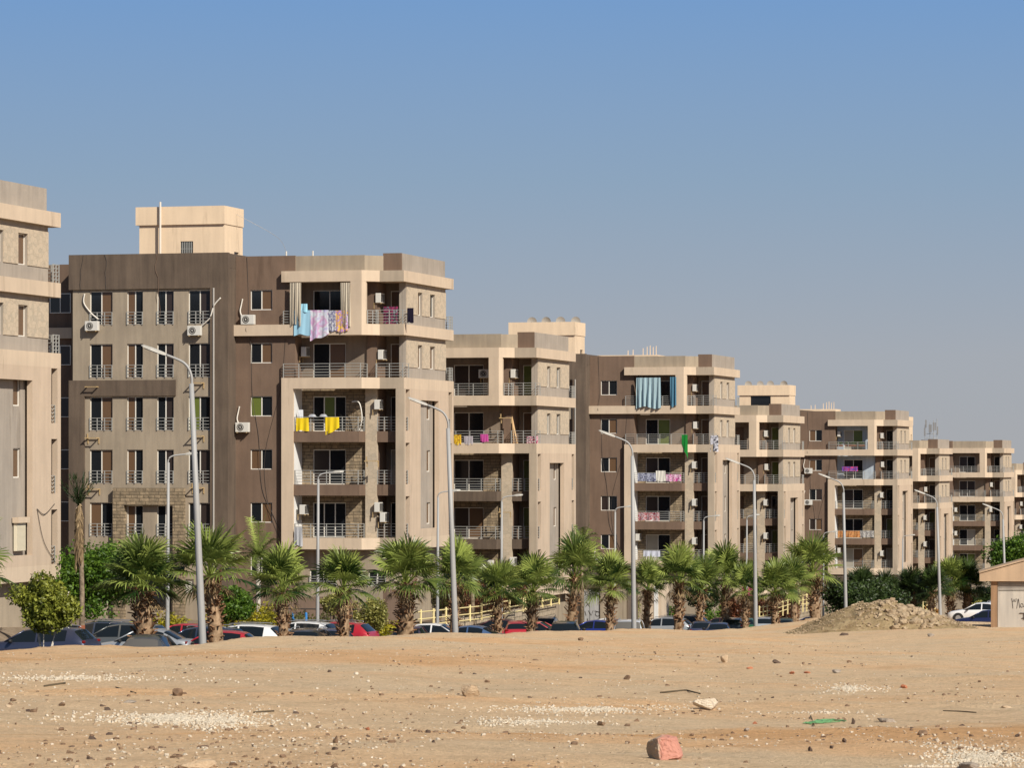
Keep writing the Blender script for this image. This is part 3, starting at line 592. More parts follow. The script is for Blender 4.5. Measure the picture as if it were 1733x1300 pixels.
def car_parts(kind):
    def mk():
        hl, w, top, st, ws, rw, sge = KINDS[kind]; rings = []
        for x, wb, zb, wr, zr in st:
            h = zr-zb; c = min(.07, h*.35)
            half = [(wb*.88, .2), (wb*.985, .36), (wb, zb*.72), (wb*.985, zb-.05), (wb*.955, zb), (wr+.02, zr-c), (wr*.86, zr-c*.25), (wr*.45, zr), (0, zr+.008)]
            rings.append((x, half+[(-a, b) for a, b in half[-2::-1]]))
        faces = {'body': [], 'windscreen': [], 'rear_window': [], 'side_window': [], 'side_window2': []}
        n = len(rings[0][1])
        for i in range(len(rings)-1):
            x0, x1 = rings[i][0], rings[i+1][0]; mid = (x0+x1)/2
            for j in range(n-1):
                k = 'body'
                jj = min(j, n-2-j)
                if jj in (5, 6, 7) and ws[0] <= mid <= ws[1]: k = 'windscreen'
                elif jj in (5, 6, 7) and rw[0] <= mid <= rw[1]: k = 'rear_window'
                elif jj == 4 and ws[0] <= mid <= sge and (x1-x0) > .1: k = 'side_window' if j < n/2 else 'side_window2'
                faces[k].append([(x, *rings[i if x == x0 else i+1][1][q]) for x, q in ((x0, j), (x1, j), (x1, j+1), (x0, j+1))])
        faces['body'].append([(rings[0][0], *p) for p in rings[0][1]]); faces['body'].append([(rings[-1][0], *p) for p in rings[-1][1]])
        out_ = {}
        for k, fs in faces.items():
            bm = bmesh.new()
            for f in fs:
                try: bm.faces.new([bm.verts.new(p) for p in f])
                except ValueError: pass
            bmesh.ops.remove_doubles(bm, verts=bm.verts, dist=1e-4)
            bmesh.ops.dissolve_degenerate(bm, edges=bm.edges, dist=1e-4)
            out_[k] = bm
        # pillars, mirrors and trims belong to the body shell
        b = out_['body']; a = st[[s[0] for s in st].index(ws[0])]; c = st[[s[0] for s in st].index(ws[1])]
        for s in (1, -1):
            tube(b, [(a[0]-.02, s*(a[1]*.955-.05), a[2]+.03), (c[0], s*(c[3]+.015), c[4]-.05)], .035, 6)
        return out_, a, st
    def build():
        o, a, st = mk(); res = {}
        for k, bm in o.items():
            bmesh.ops.recalc_face_normals(bm, faces=bm.faces); me = bpy.data.meshes.new(k); bm.to_mesh(me); bm.free()
            for p in me.polygons: p.use_smooth = True
            res[k] = me
        hl, w, top = KINDS[kind][:3]
        bm = bmesh.new(); tube(bm, [(0, -.11, 0), (0, .11, 0)], .32, 20); res['wheel'] = fin(bm, 'wheel', TYRE)
        bm = bmesh.new(); tube(bm, [(0, -.115, 0), (0, .115, 0)], .2, 12); res['rim'] = fin(bm, 'rim', RIM)
        bm = bmesh.new()
        for x in (-hl*.63, hl*.61):
            for s in (-1, 1):
                pts = [(x+math.cos(t*math.pi/10)*.41, .3+math.sin(t*math.pi/10)*.4) for t in range(-1, 12)]
                vs = [bm.verts.new((p, s*(w+.004), q)) for p, q in pts]; vi = [bm.verts.new((p, s*(w-.2), q)) for p, q in pts]
                bm.faces.new(vs)
                for k in range(len(pts)-1): bm.faces.new((vs[k], vs[k+1], vi[k+1], vi[k]))
        res['arch'] = fin(bm, 'wheel_arch', BLK)
        bm = bmesh.new(); bmesh.ops.create_icosphere(bm, subdivisions=2, radius=1, matrix=Matrix.Diagonal((.07, .13, .09, 1))); res['mirror'] = fin(bm, 'wing_mirror', BLK, True)
        bm = bmesh.new(); box(bm, -.04, .04, -.12, .12, -.06, .06); bmesh.ops.bevel(bm, geom=bm.edges[:], offset=.025, segments=2, affect='EDGES', profile=.5); res['lamp'] = fin(bm, 'lamp', RED, True)
        res['st'] = st; return res
    return M(('car', kind), build)
PAINT = {}
def paint(c, metal=.25):
    metal = metal*1.8
    k = (c, metal)
    if k not in PAINT:
        def f(t, b, col):
            b.inputs['Coat Weight'].default_value = .7; b.inputs['Coat Roughness'].default_value = .08
            n = N(t, 'ShaderNodeTexNoise'); n.inputs['Scale'].default_value = 2.5; n.inputs['Detail'].default_value = 6; t.links.new(wpos(t, (1, 1, 1)), n.inputs['Vector'])
            g = N(t, 'ShaderNodeNewGeometry'); s = N(t, 'ShaderNodeSeparateXYZ'); t.links.new(g.outputs['Normal'], s.inputs[0])
            up = N(t, 'ShaderNodeMapRange'); up.inputs[1].default_value = .55; up.inputs[2].default_value = 1; up.inputs[3].default_value = .04; up.inputs[4].default_value = .28; t.links.new(s.outputs[2], up.inputs[0])
            m = N(t, 'ShaderNodeMath', operation='MULTIPLY'); t.links.new(n.outputs[0], m.inputs[0]); t.links.new(up.outputs[0], m.inputs[1])
            mx = N(t, 'ShaderNodeMix', data_type='RGBA'); mx.inputs[6].default_value = (*col, 1); mx.inputs[7].default_value = (.36, .3, .23, 1)
            t.links.new(m.outputs[0], mx.inputs[0]); t.links.new(mx.outputs[2], b.inputs['Base Color'])
        PAINT[k] = mat('car_paint_%d' % len(PAINT), c, .35, metal, .5, f)
    return PAINT[k]
def mesh_with(me, m):
    key = ('mw', me.name, m.name)
    def mk():
        c = me.copy(); c.materials.clear(); c.materials.append(m); return c
    return M(key, mk)
HEAD = {'left': -TH, 'right': -TH+math.pi, 'away': R(-105.4), 'near': R(74.6)}
def car(kind, col, px, w, heading, label, jit=0, glass=CGLASS, metal=.25, dz=0):
    X, Y = pw(px, w) if w < 0 else ((px-866.5)/FPX*w, w); p = car_parts(kind); hl, hw, top = KINDS[kind][:3]
    rt = thing('parked_car', label, 'car', (X, Y, (hpark(X, Y) if w < 0 else hsand(X, Y))+.02+dz), HEAD[heading]+R(jit), 'cars parked in front of the apartment blocks')
    rt.rotation_euler = (0, 0, HEAD[heading]+R(jit))
    pm = paint(col, metal)
    if kind in ('suv', 'van'): rt.scale = (1, 1, .94)
    b = new('body', mesh_with(p['body'], pm), rt)
    for k, nm in (('windscreen', 'windscreen'), ('rear_window', 'rear_window'), ('side_window', 'side_window'), ('side_window2', 'side_window')): new(nm, mesh_with(p[k], glass if k == 'rear_window' else CGLASS), rt)
    new('wheel_arches', p['arch'], rt)
    for x in (-hl*.63, hl*.61):
        for s in (-1, 1): wl = new('wheel', p['wheel'], rt, (x, s*(hw-.1), .32)); new('rim', p['rim'], wl)
    for s in (-1, 1):
        cow = [q for q in p['st'] if q[0] == KINDS[kind][4][0]][0]
        new('wing_mirror', p['mirror'], rt, (cow[0]+.3, s*(hw+.1), cow[2]+.06))
        new('headlamp', mesh_with(p['lamp'], HEADL), rt, (-hl+.16, s*(hw-.24), KINDS[kind][3][1][2]-.02))
        new('tail_lamp', p['lamp'], rt, (hl-.13, s*(hw-.17), KINDS[kind][3][-3][2]-.05))
    if heading == 'away': bm = bmesh.new(); box(bm, hl-.02, hl+.045, -.2, .2, .70, .82); new('number_plate', fin(bm, 'number_plate', ACW), rt)
    if kind in ('suv', 'van'):
        for s in (-1, 1):
            bm = bmesh.new(); tube(bm, bez([(-.25, s*.6, top-.05), (-.1, s*.6, top+.03), (1.3, s*.6, top+.01), (1.5, s*.6, top-.06)], 4), .02, 5); new('roof_rail', fin(bm, 'roof_rail', RIM, True), rt)
    return rt
NAVY = (.045, .06, .15); SILV = (.42, .45, .48); GRY = (.10, .105, .11); DBL = (.02, .045, .10); REDC = (.42, .008, .025); WHT = (.72, .73, .74); BLKC = (.012, .013, .016)
MAR = (.06, .012, .02); BLUE = (.015, .04, .28); TEAL = (.02, .06, .06); PINK = (.62, .09, .10)
for c in [
 ('suv', (.04, .05, .095), 66, -54.2, 'left', 'large metallic blue estate car at the far left, nose to the apartments', 0),
 ('sedan', SILV, 243, -54.4, 'left', 'light silver saloon behind the fat palm, right of the metallic blue car', 2),
 ('hatch', GRY, 256, -49.2, 'away', 'dusty dark grey hatchback at the sand edge below the leftmost big palm', 8, DGLASS),
 ('suv', DBL, 163, -59.0, 'left', 'dark off-roader partly hidden by the yellow-green shrub at the left', -3),
 ('suv', (.13, .14, .14), 203, -56.6, 'left', 'grey estate with a long roof between the metallic blue car and the fat palm', 3),
 ('sedan', REDC, 305, -58.5, 'left', 'dark red saloon with arched roof behind the thin lamp post at the left', 2, CGLASS, .1),
 ('suv', DBL, 335, -53.2, 'left', 'dark blue car with shiny windows just left of the tallest lamp post', -2),
 ('hatch', REDC, 362, -51.5, 'left', 'bright red hatchback sticking out right of the second big palm', 6, CGLASS, .1),
 ('suv', WHT, 404, -54.6, 'left', 'white car with sloping rear next to the bright red hatchback', 0, CGLASS, 0),
 ('sedan', (.5, .55, .6), 455, -53.4, 'left', 'pale silver saloon mostly hidden by the third palm', 0),
 ('suv', WHT, 500, -56.0, 'left', 'white topped car in the row behind the black estate', 0, CGLASS, 0),
 ('suv', REDC, 560, -55.2, 'left', 'long crimson car on both sides of the fourth palm', 0, CGLASS, .1),
 ('suv', BLKC, 527, -50.6, 'away', 'black car with a wide rear window at the sand edge between two palms', 6),
 ('sedan', NAVY, 566, -52.2, 'away', 'small navy saloon left of the fourth palm trunk', 10),
 ('sedan', MAR, 695, -52.5, 'away', 'dark maroon saloon right of the thickest palm trunk', 8),
 ('hatch', WHT, 745, -53.0, 'right', 'white car facing right, between the maroon saloon and the second tall lamp post', 0, CGLASS, 0),
 ('sedan', (.08, .16, .33), 788, -51.5, 'left', 'light blue car immediately right of the second tall lamp post', 0),
 ('sedan', MAR, 838, -57.0, 'left', 'deep crimson saloon whose roof shows above the light blue car', 0),
 ('hatch', REDC, 878, -54.0, 'away', 'vivid red hatchback between the two palms below the yellow railing', 15, CGLASS, .1),
 ('sedan', PINK, 912, -53.5, 'right', 'faded pinkish red car next to the vivid red hatchback', 0, CGLASS, 0),
 ('suv', (.05, .08, .13), 924, -58.0, 'away', 'slate blue off-roader with roof rails behind the pinkish car', 12),
 ('suv', BLKC, 957, -51.4, 'away', 'black car with a very wide dark rear window below the middle palm', 12),
 ('sedan', BLUE, 1002, -54.5, 'left', 'royal blue saloon right of the wide black car', 0),
 ('sedan', WHT, 1022, -57.0, 'left', 'white saloon peeping out behind the royal blue one', 0, CGLASS, 0),
 ('van', WHT, 1066, -50.0, 'away', 'boxy white car seen from the back, left of the third tall lamp post', 10, DGLASS, 0),
 ('suv', SILV, 1118, -55.0, 'left', 'silver car with tall windows right of the third tall lamp post', 0),
 ('suv', (.05, .07, .10), 1150, -58.6, 'left', 'dark car with a pale roof line behind the silver one', 0),
 ('sedan', NAVY, 1188, -51.8, 'away', 'navy saloon at the sand edge, left of its twin', 12),
 ('sedan', (.02, .035, .12), 1216, -49.8, 'away', 'navy saloon at the sand edge, right of and nearer than its twin', 12),
 ('hatch', MAR, 1215, -56.5, 'left', 'maroon hatchback just showing over the two navy saloons', 0),
 ('suv', (.03, .045, .05), 1240, -54.2, 'away', 'blackish off-roader left of the fourth tall lamp post', 10),
 ('sedan', (.01, .12, .05), 1262, -56, 'away', 'green saloon peeping out by the fourth tall lamp post', 10),
 ('suv', SILV, 1294, -55, 'away', 'pale silver car right of the fourth tall lamp post', 10),
 ('hatch', TEAL, 1328, -54.5, 'away', 'dark teal hatchback between two palms left of the rubble heap', 10),
 ('sedan', NAVY, 1368, -58, 'left', 'navy roof showing over the left foot of the rubble heap', 0),
 ('sedan', WHT, 1657, 262.0, 'left', 'white saloon between the rubble heap and the utility shed', 0, CGLASS, 0),
 ('suv', WHT, 1678, 285.0, 'left', 'white car with tinted windows behind the saloon near the utility shed', 0, CGLASS, 0),
 ('sedan', (.012, .02, .09), 1668, 246.0, 'left', 'midnight blue car low in front of the white saloon near the shed', 0, CGLASS, .25, -.62),
]: car(*c)

# ------------------------------------------------------------------ street lamps
def street_lamp(base, H, reach, d, label, group, r0=.13, r1=.075, lean=(0, 0), bend=1.0, headlen=.95, th=.6):
    rt = thing('street_lamp', label, 'street lamp', base, 0, group)
    top = Vector((lean[0], lean[1], H-bend))
    bm = bmesh.new(); tube(bm, [(0, 0, -.3), (0, 0, .05), (lean[0]*.5, lean[1]*.5, (H-bend)*.5), tuple(top)], [r0, r0, (r0+r1)/2, r1], 12); box(bm, -.22, .22, -.22, .22, -.1, .04)
    pole = new('pole', fin(bm, 'pole', LAMP, True), rt)
    for p in pole.data.polygons: p.use_smooth = True
    d = Vector(d).normalized(); e = top+d*reach+Vector((0, 0, bend-.08))
    bm = bmesh.new(); P = bez([top-Vector((0, 0, .3)), top+Vector((0, 0, bend*.25)), top+d*reach*.28+Vector((0, 0, bend*.66)), e], 7)
    tube(bm, P, .05 if r0 > .1 else .035, 8); new('arm', fin(bm, 'arm', LAMP, True), rt)
    t = (P[-1]-P[-3]).normalized(); s = t.cross(Vector((0, 0, 1))).normalized(); u = s.cross(t)
    bm = bmesh.new()
    prof = [(0, .05, .04), (.12, .1, .07), (headlen*.6, .17, .075), (headlen*.92, .14, .05), (headlen, .06, .025)]; rings = []
    for l, w, h in prof:
        c = P[-1]+t*l; rings.append([bm.verts.new(c+s*w*a+u*h*b) for a, b in ((-1, -.6), (-.8, .4), (-.3, 1), (.3, 1), (.8, .4), (1, -.6))])
    for i in range(len(rings)-1):
        for k in range(6): bm.faces.new((rings[i][k], rings[i][(k+1) % 6], rings[i+1][(k+1) % 6], rings[i+1][k]))
    bm.faces.new(rings[0]); bm.faces.new(rings[-1])
    hd = new('lamp_head', fin(bm, 'lamp_head', LHEAD), rt)
    bm = bmesh.new(); c0 = P[-1]+t*headlen*.25-u*.055; c1 = P[-1]+t*headlen*.85-u*.055
    vs = [bm.verts.new(q) for q in (c0-s*.1, c0+s*.1, c1+s*.1, c1-s*.1)]; vb = [bm.verts.new(v.co-u*.02) for v in vs]
    bm.faces.new(vb)
    for k in range(4): bm.faces.new((vs[k], vs[(k+1) % 4], vb[(k+1) % 4], vb[k]))
    new('lens', fin(bm, 'lens', mat('lamp_lens', (.3, .3, .28), .2)), hd)
    return rt
names = ['tallest and nearest', 'second', 'third', 'fourth', 'fifth', 'sixth', 'seventh, mostly hidden by the dark tree at the right']
for i, (px, H, lx, topy) in enumerate([(343, 10.7, -.42, 597), (771, 10.7, -.35, 683), (1073, 10.7, -.1, 737), (1279, 10.7, -.1, 783), (1432, 10.7, -.2, 808), (1592, 10.7, -.3, 835), (1703, 10.7, -.3, 858)]):
    X, Y = pw(px, -46.15 if px < 1500 else -43.5 if px < 1650 else -42.5); z0 = hsand(*pw(px, -44.2)) if 0 else plane(*aw(X, Y))-.35
    zt = CZ-(topy-HOR)/FPX*Y; H = zt-z0
    lab = 'tallest and nearest steel street lamp, left of the big apartment block bay' if i == 0 else '%s tall steel street lamp from the left, lamp head pointing left' % names[i] if i < 6 else 'rightmost tall street lamp, half hidden by the dark tree'
    street_lamp((X, Y, z0), H, .95, (-1, .1, 0), lab, 'tall lamps along the sand edge', .145, .09, (lx, 0), 1.15, 1.0)
LB = ['shorter lamp post in front of the stone portal, head to the right', 'shorter lamp post before the bottom balcony of the laundry block', 'shorter lamp post half hidden beside the second tall lamp', 'shorter lamp post before the second cream block, left of its lowest balconies',
      'shorter lamp post before the brown windows of the blue curtain block', 'shorter lamp post between the tall third and fourth lamps', 'shorter lamp post just left of the fourth tall lamp', 'shorter lamp post close to the fifth tall lamp', 'shorter lamp post far right, in front of the antenna block']
for (px, ty, lab) in zip((283, 537, 740, 848, 1040, 1190, 1263, 1393, 1527), (766, 797, 829, 837, 856, 872, 871, 899, 905), LB):
    w = -56.9 if px < 600 else -58.2; X, Y = pw(px, w); z0 = hpark(X, Y); zt = CZ-(ty-HOR)/FPX*Y
    street_lamp((X, Y, z0), zt-z0, .75 if px != 1263 else .5, (1, .15, 0), lab, 'shorter lamps along the gardens', .1, .06, (0.05, 0), .45, .55)

# ------------------------------------------------------------------ palms
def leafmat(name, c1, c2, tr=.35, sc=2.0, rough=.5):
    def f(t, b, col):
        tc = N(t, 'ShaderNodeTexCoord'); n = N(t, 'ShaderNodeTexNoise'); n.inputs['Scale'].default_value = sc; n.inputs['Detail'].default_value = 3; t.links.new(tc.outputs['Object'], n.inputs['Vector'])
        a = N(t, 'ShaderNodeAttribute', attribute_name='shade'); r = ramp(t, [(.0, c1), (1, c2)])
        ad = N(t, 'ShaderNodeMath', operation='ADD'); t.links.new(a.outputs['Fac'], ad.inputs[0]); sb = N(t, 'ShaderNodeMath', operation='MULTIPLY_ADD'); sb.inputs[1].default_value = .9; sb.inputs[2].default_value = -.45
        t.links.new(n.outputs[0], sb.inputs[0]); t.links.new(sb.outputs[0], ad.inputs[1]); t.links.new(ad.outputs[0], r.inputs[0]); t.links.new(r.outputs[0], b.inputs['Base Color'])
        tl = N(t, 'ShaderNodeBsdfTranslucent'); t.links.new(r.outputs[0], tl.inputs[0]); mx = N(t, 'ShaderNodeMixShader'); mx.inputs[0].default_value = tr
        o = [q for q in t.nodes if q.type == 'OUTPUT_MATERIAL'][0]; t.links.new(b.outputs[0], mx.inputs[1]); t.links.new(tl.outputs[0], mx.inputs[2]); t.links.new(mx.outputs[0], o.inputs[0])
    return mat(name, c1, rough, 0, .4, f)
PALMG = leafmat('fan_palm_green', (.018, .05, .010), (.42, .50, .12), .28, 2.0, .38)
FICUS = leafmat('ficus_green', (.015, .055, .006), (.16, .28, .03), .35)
DKGRN = leafmat('shaded_dark_green', (.010, .022, .006), (.06, .10, .02), .2)  # shade over the dark tree stand is put into this leaf colour
OLIVE = leafmat('olive_green', (.06, .085, .01), (.38, .40, .06), .3)
CROTON = leafmat('croton_yellow_green', (.10, .12, .02), (.50, .46, .14), .3)
YHEDGE = leafmat('yellow_hedge', (.12, .13, .01), (.5, .42, .02), .3)
GHEDGE = leafmat('brownish_hedge', (.035, .04, .012), (.15, .15, .04), .3)
REDH = leafmat('red_brown_hedge', (.05, .022, .012), (.22, .075, .035), .3)
ORANGE = leafmat('orange_shrub', (.16, .07, .01), (.5, .22, .02), .3)
STRAW = leafmat('dead_frond', (.14, .09, .045), (.42, .30, .16), .2)
def barkmat(name, c1, c2, s=6):
    def f(t, b, col):
        n = N(t, 'ShaderNodeTexNoise'); n.inputs['Scale'].default_value = s; n.inputs['Detail'].default_value = 5
        tc = N(t, 'ShaderNodeTexCoord'); t.links.new(tc.outputs['Object'], n.inputs['Vector']); r = ramp(t, [(.35, c1), (.65, c2)]); t.links.new(n.outputs[0], r.inputs[0]); t.links.new(r.outputs[0], b.inputs['Base Color']); bump(t, b, n.outputs[0], .8, .04)
    return mat(name, c1, .9, 0, .2, f)
BARK = barkmat('palm_trunk_bark', (.16, .10, .055), (.38, .26, .16)); BOOT = barkmat('palm_boot_husk', (.085, .04, .022), (.34, .19, .10), 3)
WBARK = barkmat('whitewashed_bark', (.42, .38, .32), (.62, .57, .5)); TBARK = barkmat('tree_bark', (.12, .09, .06), (.3, .23, .16))
def finsh(bm, name, m, shades, smooth_=False):
    """mesh whose faces carry a per-leaf shade value"""
    me = bpy.data.meshes.new(name); bm.to_mesh(me); bm.free(); me.materials.append(m)
    at = me.attributes.new('shade', 'FLOAT', 'FACE'); at.data.foreach_set('value', shades)
    if smooth_:
        for p in me.polygons: p.use_smooth = True
    return me
def fan_palm(seed):
    def mk():
        r = random.Random(seed); H = 2.75+r.uniform(-.15, .2)       # trunk height; whole palm about 4.6 m
        bm = bmesh.new(); n = 10; P = [(0, 0, -.3)]; rad = [.36]
        for i in range(9): z = H*i/8; P.append((.06*math.sin(z+seed), .05*math.cos(z*1.3+seed), z)); rad.append(.33-.09*i/8+.02*r.random())
        tube(bm, P, rad, 14)
        for v in bm.verts: v.co += v.co.normalized()*0.02*r.uniform(-1, 1)
        trunk = fin(bm, 'trunk', BARK, True)
        bm = bmesh.new()                                          # cut leaf bases
        for k in range(150):
            t = r.uniform(.18, 1) if k > 40 else r.uniform(.6, 1.0); z = H*t; az = k*2.39996+r.uniform(-.2, .2); rr = .33-.09*t
            o = Vector((math.cos(az), math.sin(az), 0)); s = Vector((-o.y, o.x, 0)); el = r.uniform(-.1, .9) if t > .35 else r.uniform(.7, 1.3)
            d = o*math.cos(el)+Vector((0, 0, math.sin(el))); ln = r.uniform(.14, .36)*(.6 if t < .35 else 1); w = r.uniform(.05, .09)
            b0 = o*rr+Vector((0, 0, z)); t0 = b0+d*ln; nn = d.cross(s).normalized()*.03
            q = [bm.verts.new(x) for x in (b0-s*w, b0+s*w, t0+s*w*.45, t0-s*w*.45)]; q2 = [bm.verts.new(v.co+nn) for v in q]
            bm.faces.new(q); bm.faces.new(q2[::-1])
            for a in range(4): bm.faces.new((q[a], q[(a+1) % 4], q2[(a+1) % 4], q2[a]))
        boots = fin(bm, 'leaf_bases', BOOT, merge=False)
        bm = bmesh.new(); sh = []; top = Vector((.06*math.sin(H+seed), .05*math.cos(H*1.3+seed), H))
        NL = 24+(seed*5)%9
        for k in range(NL):
            f = k/(NL-1); az = k*2.39996+r.uniform(-.25, .25); el = R(86-88*f**1.15+r.uniform(-10, 10))
            o = Vector((math.cos(az), math.sin(az), 0)); s = Vector((-o.y, o.x, 0)); d = o*math.cos(el)+Vector((0, 0, math.sin(el)))
            pl = r.uniform(.6, 1.15)*(1-.1*f); c = top+Vector((0, 0, .05))+d*pl; c.z -= .12*f*pl; nn = s.cross(d).normalized()
            shade = r.uniform(-.05, .85)*(1-.3*f)+(.12 if f < .3 else 0)  # wide tone range paints in sunlit fans against a dark crown interior
            w = .022; a, b_ = top-Vector((0, 0, .1*f)), c
            bm.faces.new([bm.verts.new(x) for x in (a-s*w*1.5, a+s*w*1.5, b_+s*w, b_-s*w)]); sh.append(.8)
            bm.faces.new([bm.verts.new(x) for x in (a-nn*w, a+nn*w, b_+nn*w*.7, b_-nn*w*.7)]); sh.append(.8)
            ns = 26; tw = r.uniform(-.5, .5); s2 = (s*math.cos(tw)+nn*math.sin(tw)); n2 = s2.cross(d)
            for j in range(ns):
                th = R(-118+236*(j+.5)/ns+r.uniform(-2, 2)); L0 = (.95 if abs(th) < 1.2 else .95-.38*(abs(th)-1.2))*r.uniform(.88, 1.06)*(1.05-.1*f)
                dd = d*math.cos(th)+s2*math.sin(th); dd = (dd+n2*.22*math.cos(th*1.2)-Vector((0, 0, .06))).normalized(); sd = dd.cross(n2).normalized()
                m1 = c+dd*L0*.55; w1 = L0*.55*R(236/ns)*.45; m2 = c+dd*L0*.88+Vector((0, 0, -.02-.06*f)); tip = c+dd*L0*1.08+Vector((0, 0, -.05-(.08+.2*f)*r.random()))
                fold = n2*w1*(.5 if j % 2 else -.5)
                v0 = bm.verts.new(c); va = bm.verts.new(m1-sd*w1); vb = bm.verts.new(m1+sd*w1+fold); vc = bm.verts.new(m2+sd*w1*.55+fold*.5); vd = bm.verts.new(m2-sd*w1*.55); vt = bm.verts.new(tip)
                bm.faces.new((v0, va, vb)); bm.faces.new((va, vb, vc, vd)); bm.faces.new((vd, vc, vt)); q = shade+r.uniform(-.08, .08); sh += [q, q+.04, q+.12]
        crown = finsh(bm, 'crown', PALMG, sh)
        bm = bmesh.new(); sh = []
        for k in range(16):                                        # withered fronds hanging under the crown
            az = k*2.39996+1; o = Vector((math.cos(az), math.sin(az), 0)); s = Vector((-o.y, o.x, 0)); a = top+o*.2-Vector((0, 0, .15)); b_ = a+o*.45-Vector((0, 0, .25*r.random()+.15))
            for j in range(9):
                e = b_+(o*r.uniform(.05, .35)+s*r.uniform(-.3, .3)-Vector((0, 0, r.uniform(.1, .38)))); w = .022
                bm.faces.new([bm.verts.new(x) for x in (b_-s*w, b_+s*w, e)]); sh.append(r.random())
            bm.faces.new([bm.verts.new(x) for x in (a-s*.03, a+s*.03, b_+s*.02, b_-s*.02)]); sh.append(.5)
        dead = finsh(bm, 'withered_fronds', STRAW, sh)
        return trunk, boots, crown, dead
    return M(('palm', seed), mk)
def palm(px, w, topy, label, seed, wide=1.0, dark=False, rot=0, th=None):
    X, Y = pw(px, w); z0 = hpark(X, Y) if w < -46.8 else hsand(X, Y); zt = CZ-(topy-HOR)/FPX*Y; wide *= .94; sc = (zt-z0)/4.35
    rt = thing('fan_palm', label, 'palm tree', (X, Y, z0), rot, 'fan palms among the parked cars'); t = fan_palm(seed)
    for nm, me in zip(('trunk', 'leaf_bases', 'crown', 'withered_fronds'), t):
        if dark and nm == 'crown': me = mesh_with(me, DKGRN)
        o = new(nm, me, rt); w_ = sc*wide*(.78 if nm in ('trunk', 'leaf_bases') and px not in (243, 683) else 1.0); o.scale = (w_, w_, sc)
    lr = random.Random(px); rt.rotation_euler = (R(lr.uniform(-4, 4)), R(lr.uniform(-4, 4)), rot); return rt
PL = [(243, -51.4, 907, 'big fan palm with a fat trunk, leftmost of the palm row', 1, 1.0), (366, -48.6, 900, 'fan palm directly right of the tallest lamp post', 2, 1.0),
 (479, -49.5, 926, 'fan palm in front of the black shadow strip of the laundry block', 3, .86), (579, -49.8, 928, 'fan palm below the left end of the bottom balcony', 4, .88),
 (683, -49.2, 916, 'fan palm with the thickest shaggy trunk, below the right end of the bottom balcony', 5, .98), (766, -50.4, 925, 'fan palm right behind the second tall lamp post', 6, .8),
 (841, -50.6, 950, 'low fan palm first right of the second tall lamp post', 7, .9), (897, -51.0, 942, 'fan palm in the middle of the yellow ramp railing', 8, .9),
 (966, -55.5, 912, 'taller fan palm at the right end of the yellow ramp railing', 9, .86), (1032, -50.4, 942, 'fan palm before the grey utility doors', 10, .86),
 (1094, -54.0, 948, 'slender fan palm just right of the third tall lamp post', 11, .8), (1149, -50.8, 928, 'large fan palm halfway between the third and fourth tall lamps', 12, .86),
 (1183, -53.5, 944, 'fan palm crowded against the right side of the large middle palm', 13, .82), (1230, -54.5, 922, 'fan palm left of a pink cloth, left of the fourth tall lamp', 14, .82),
 (1262, -51.0, 962, 'short fan palm partly behind the fourth tall lamp post', 15, .8), (1312, -50.2, 955, 'fan palm first right of the fourth tall lamp post', 16, .9), (1346, -55.5, 946, 'fan palm between two others, left foot of the rubble heap', 17, .85),
 (1381, -55, 905, 'tallest dark green fan palm above the rubble heap', 18, .95)]
for i, p in enumerate(PL): palm(*p[:5], wide=p[5], rot=i*1.3)
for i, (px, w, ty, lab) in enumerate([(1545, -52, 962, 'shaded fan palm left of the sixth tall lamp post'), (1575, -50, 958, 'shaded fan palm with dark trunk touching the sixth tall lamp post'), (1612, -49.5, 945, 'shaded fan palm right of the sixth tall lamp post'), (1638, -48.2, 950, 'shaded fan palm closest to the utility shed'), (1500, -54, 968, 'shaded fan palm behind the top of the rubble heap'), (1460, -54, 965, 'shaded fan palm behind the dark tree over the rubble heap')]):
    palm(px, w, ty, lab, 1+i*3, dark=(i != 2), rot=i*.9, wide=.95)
# cut-off palm at the left edge
X, Y = -18.55, 119.0; rt = thing('fan_palm', 'fan palm at the left edge of which only a few fronds show', 'palm tree', (X, Y, hsand(X, Y)), .4, 'fan palms among the parked cars')
for nm, me in zip(('trunk', 'leaf_bases', 'crown', 'withered_fronds'), fan_palm(5)): o = new(nm, me, rt); o.scale = (1.1, 1.1, 1.3)

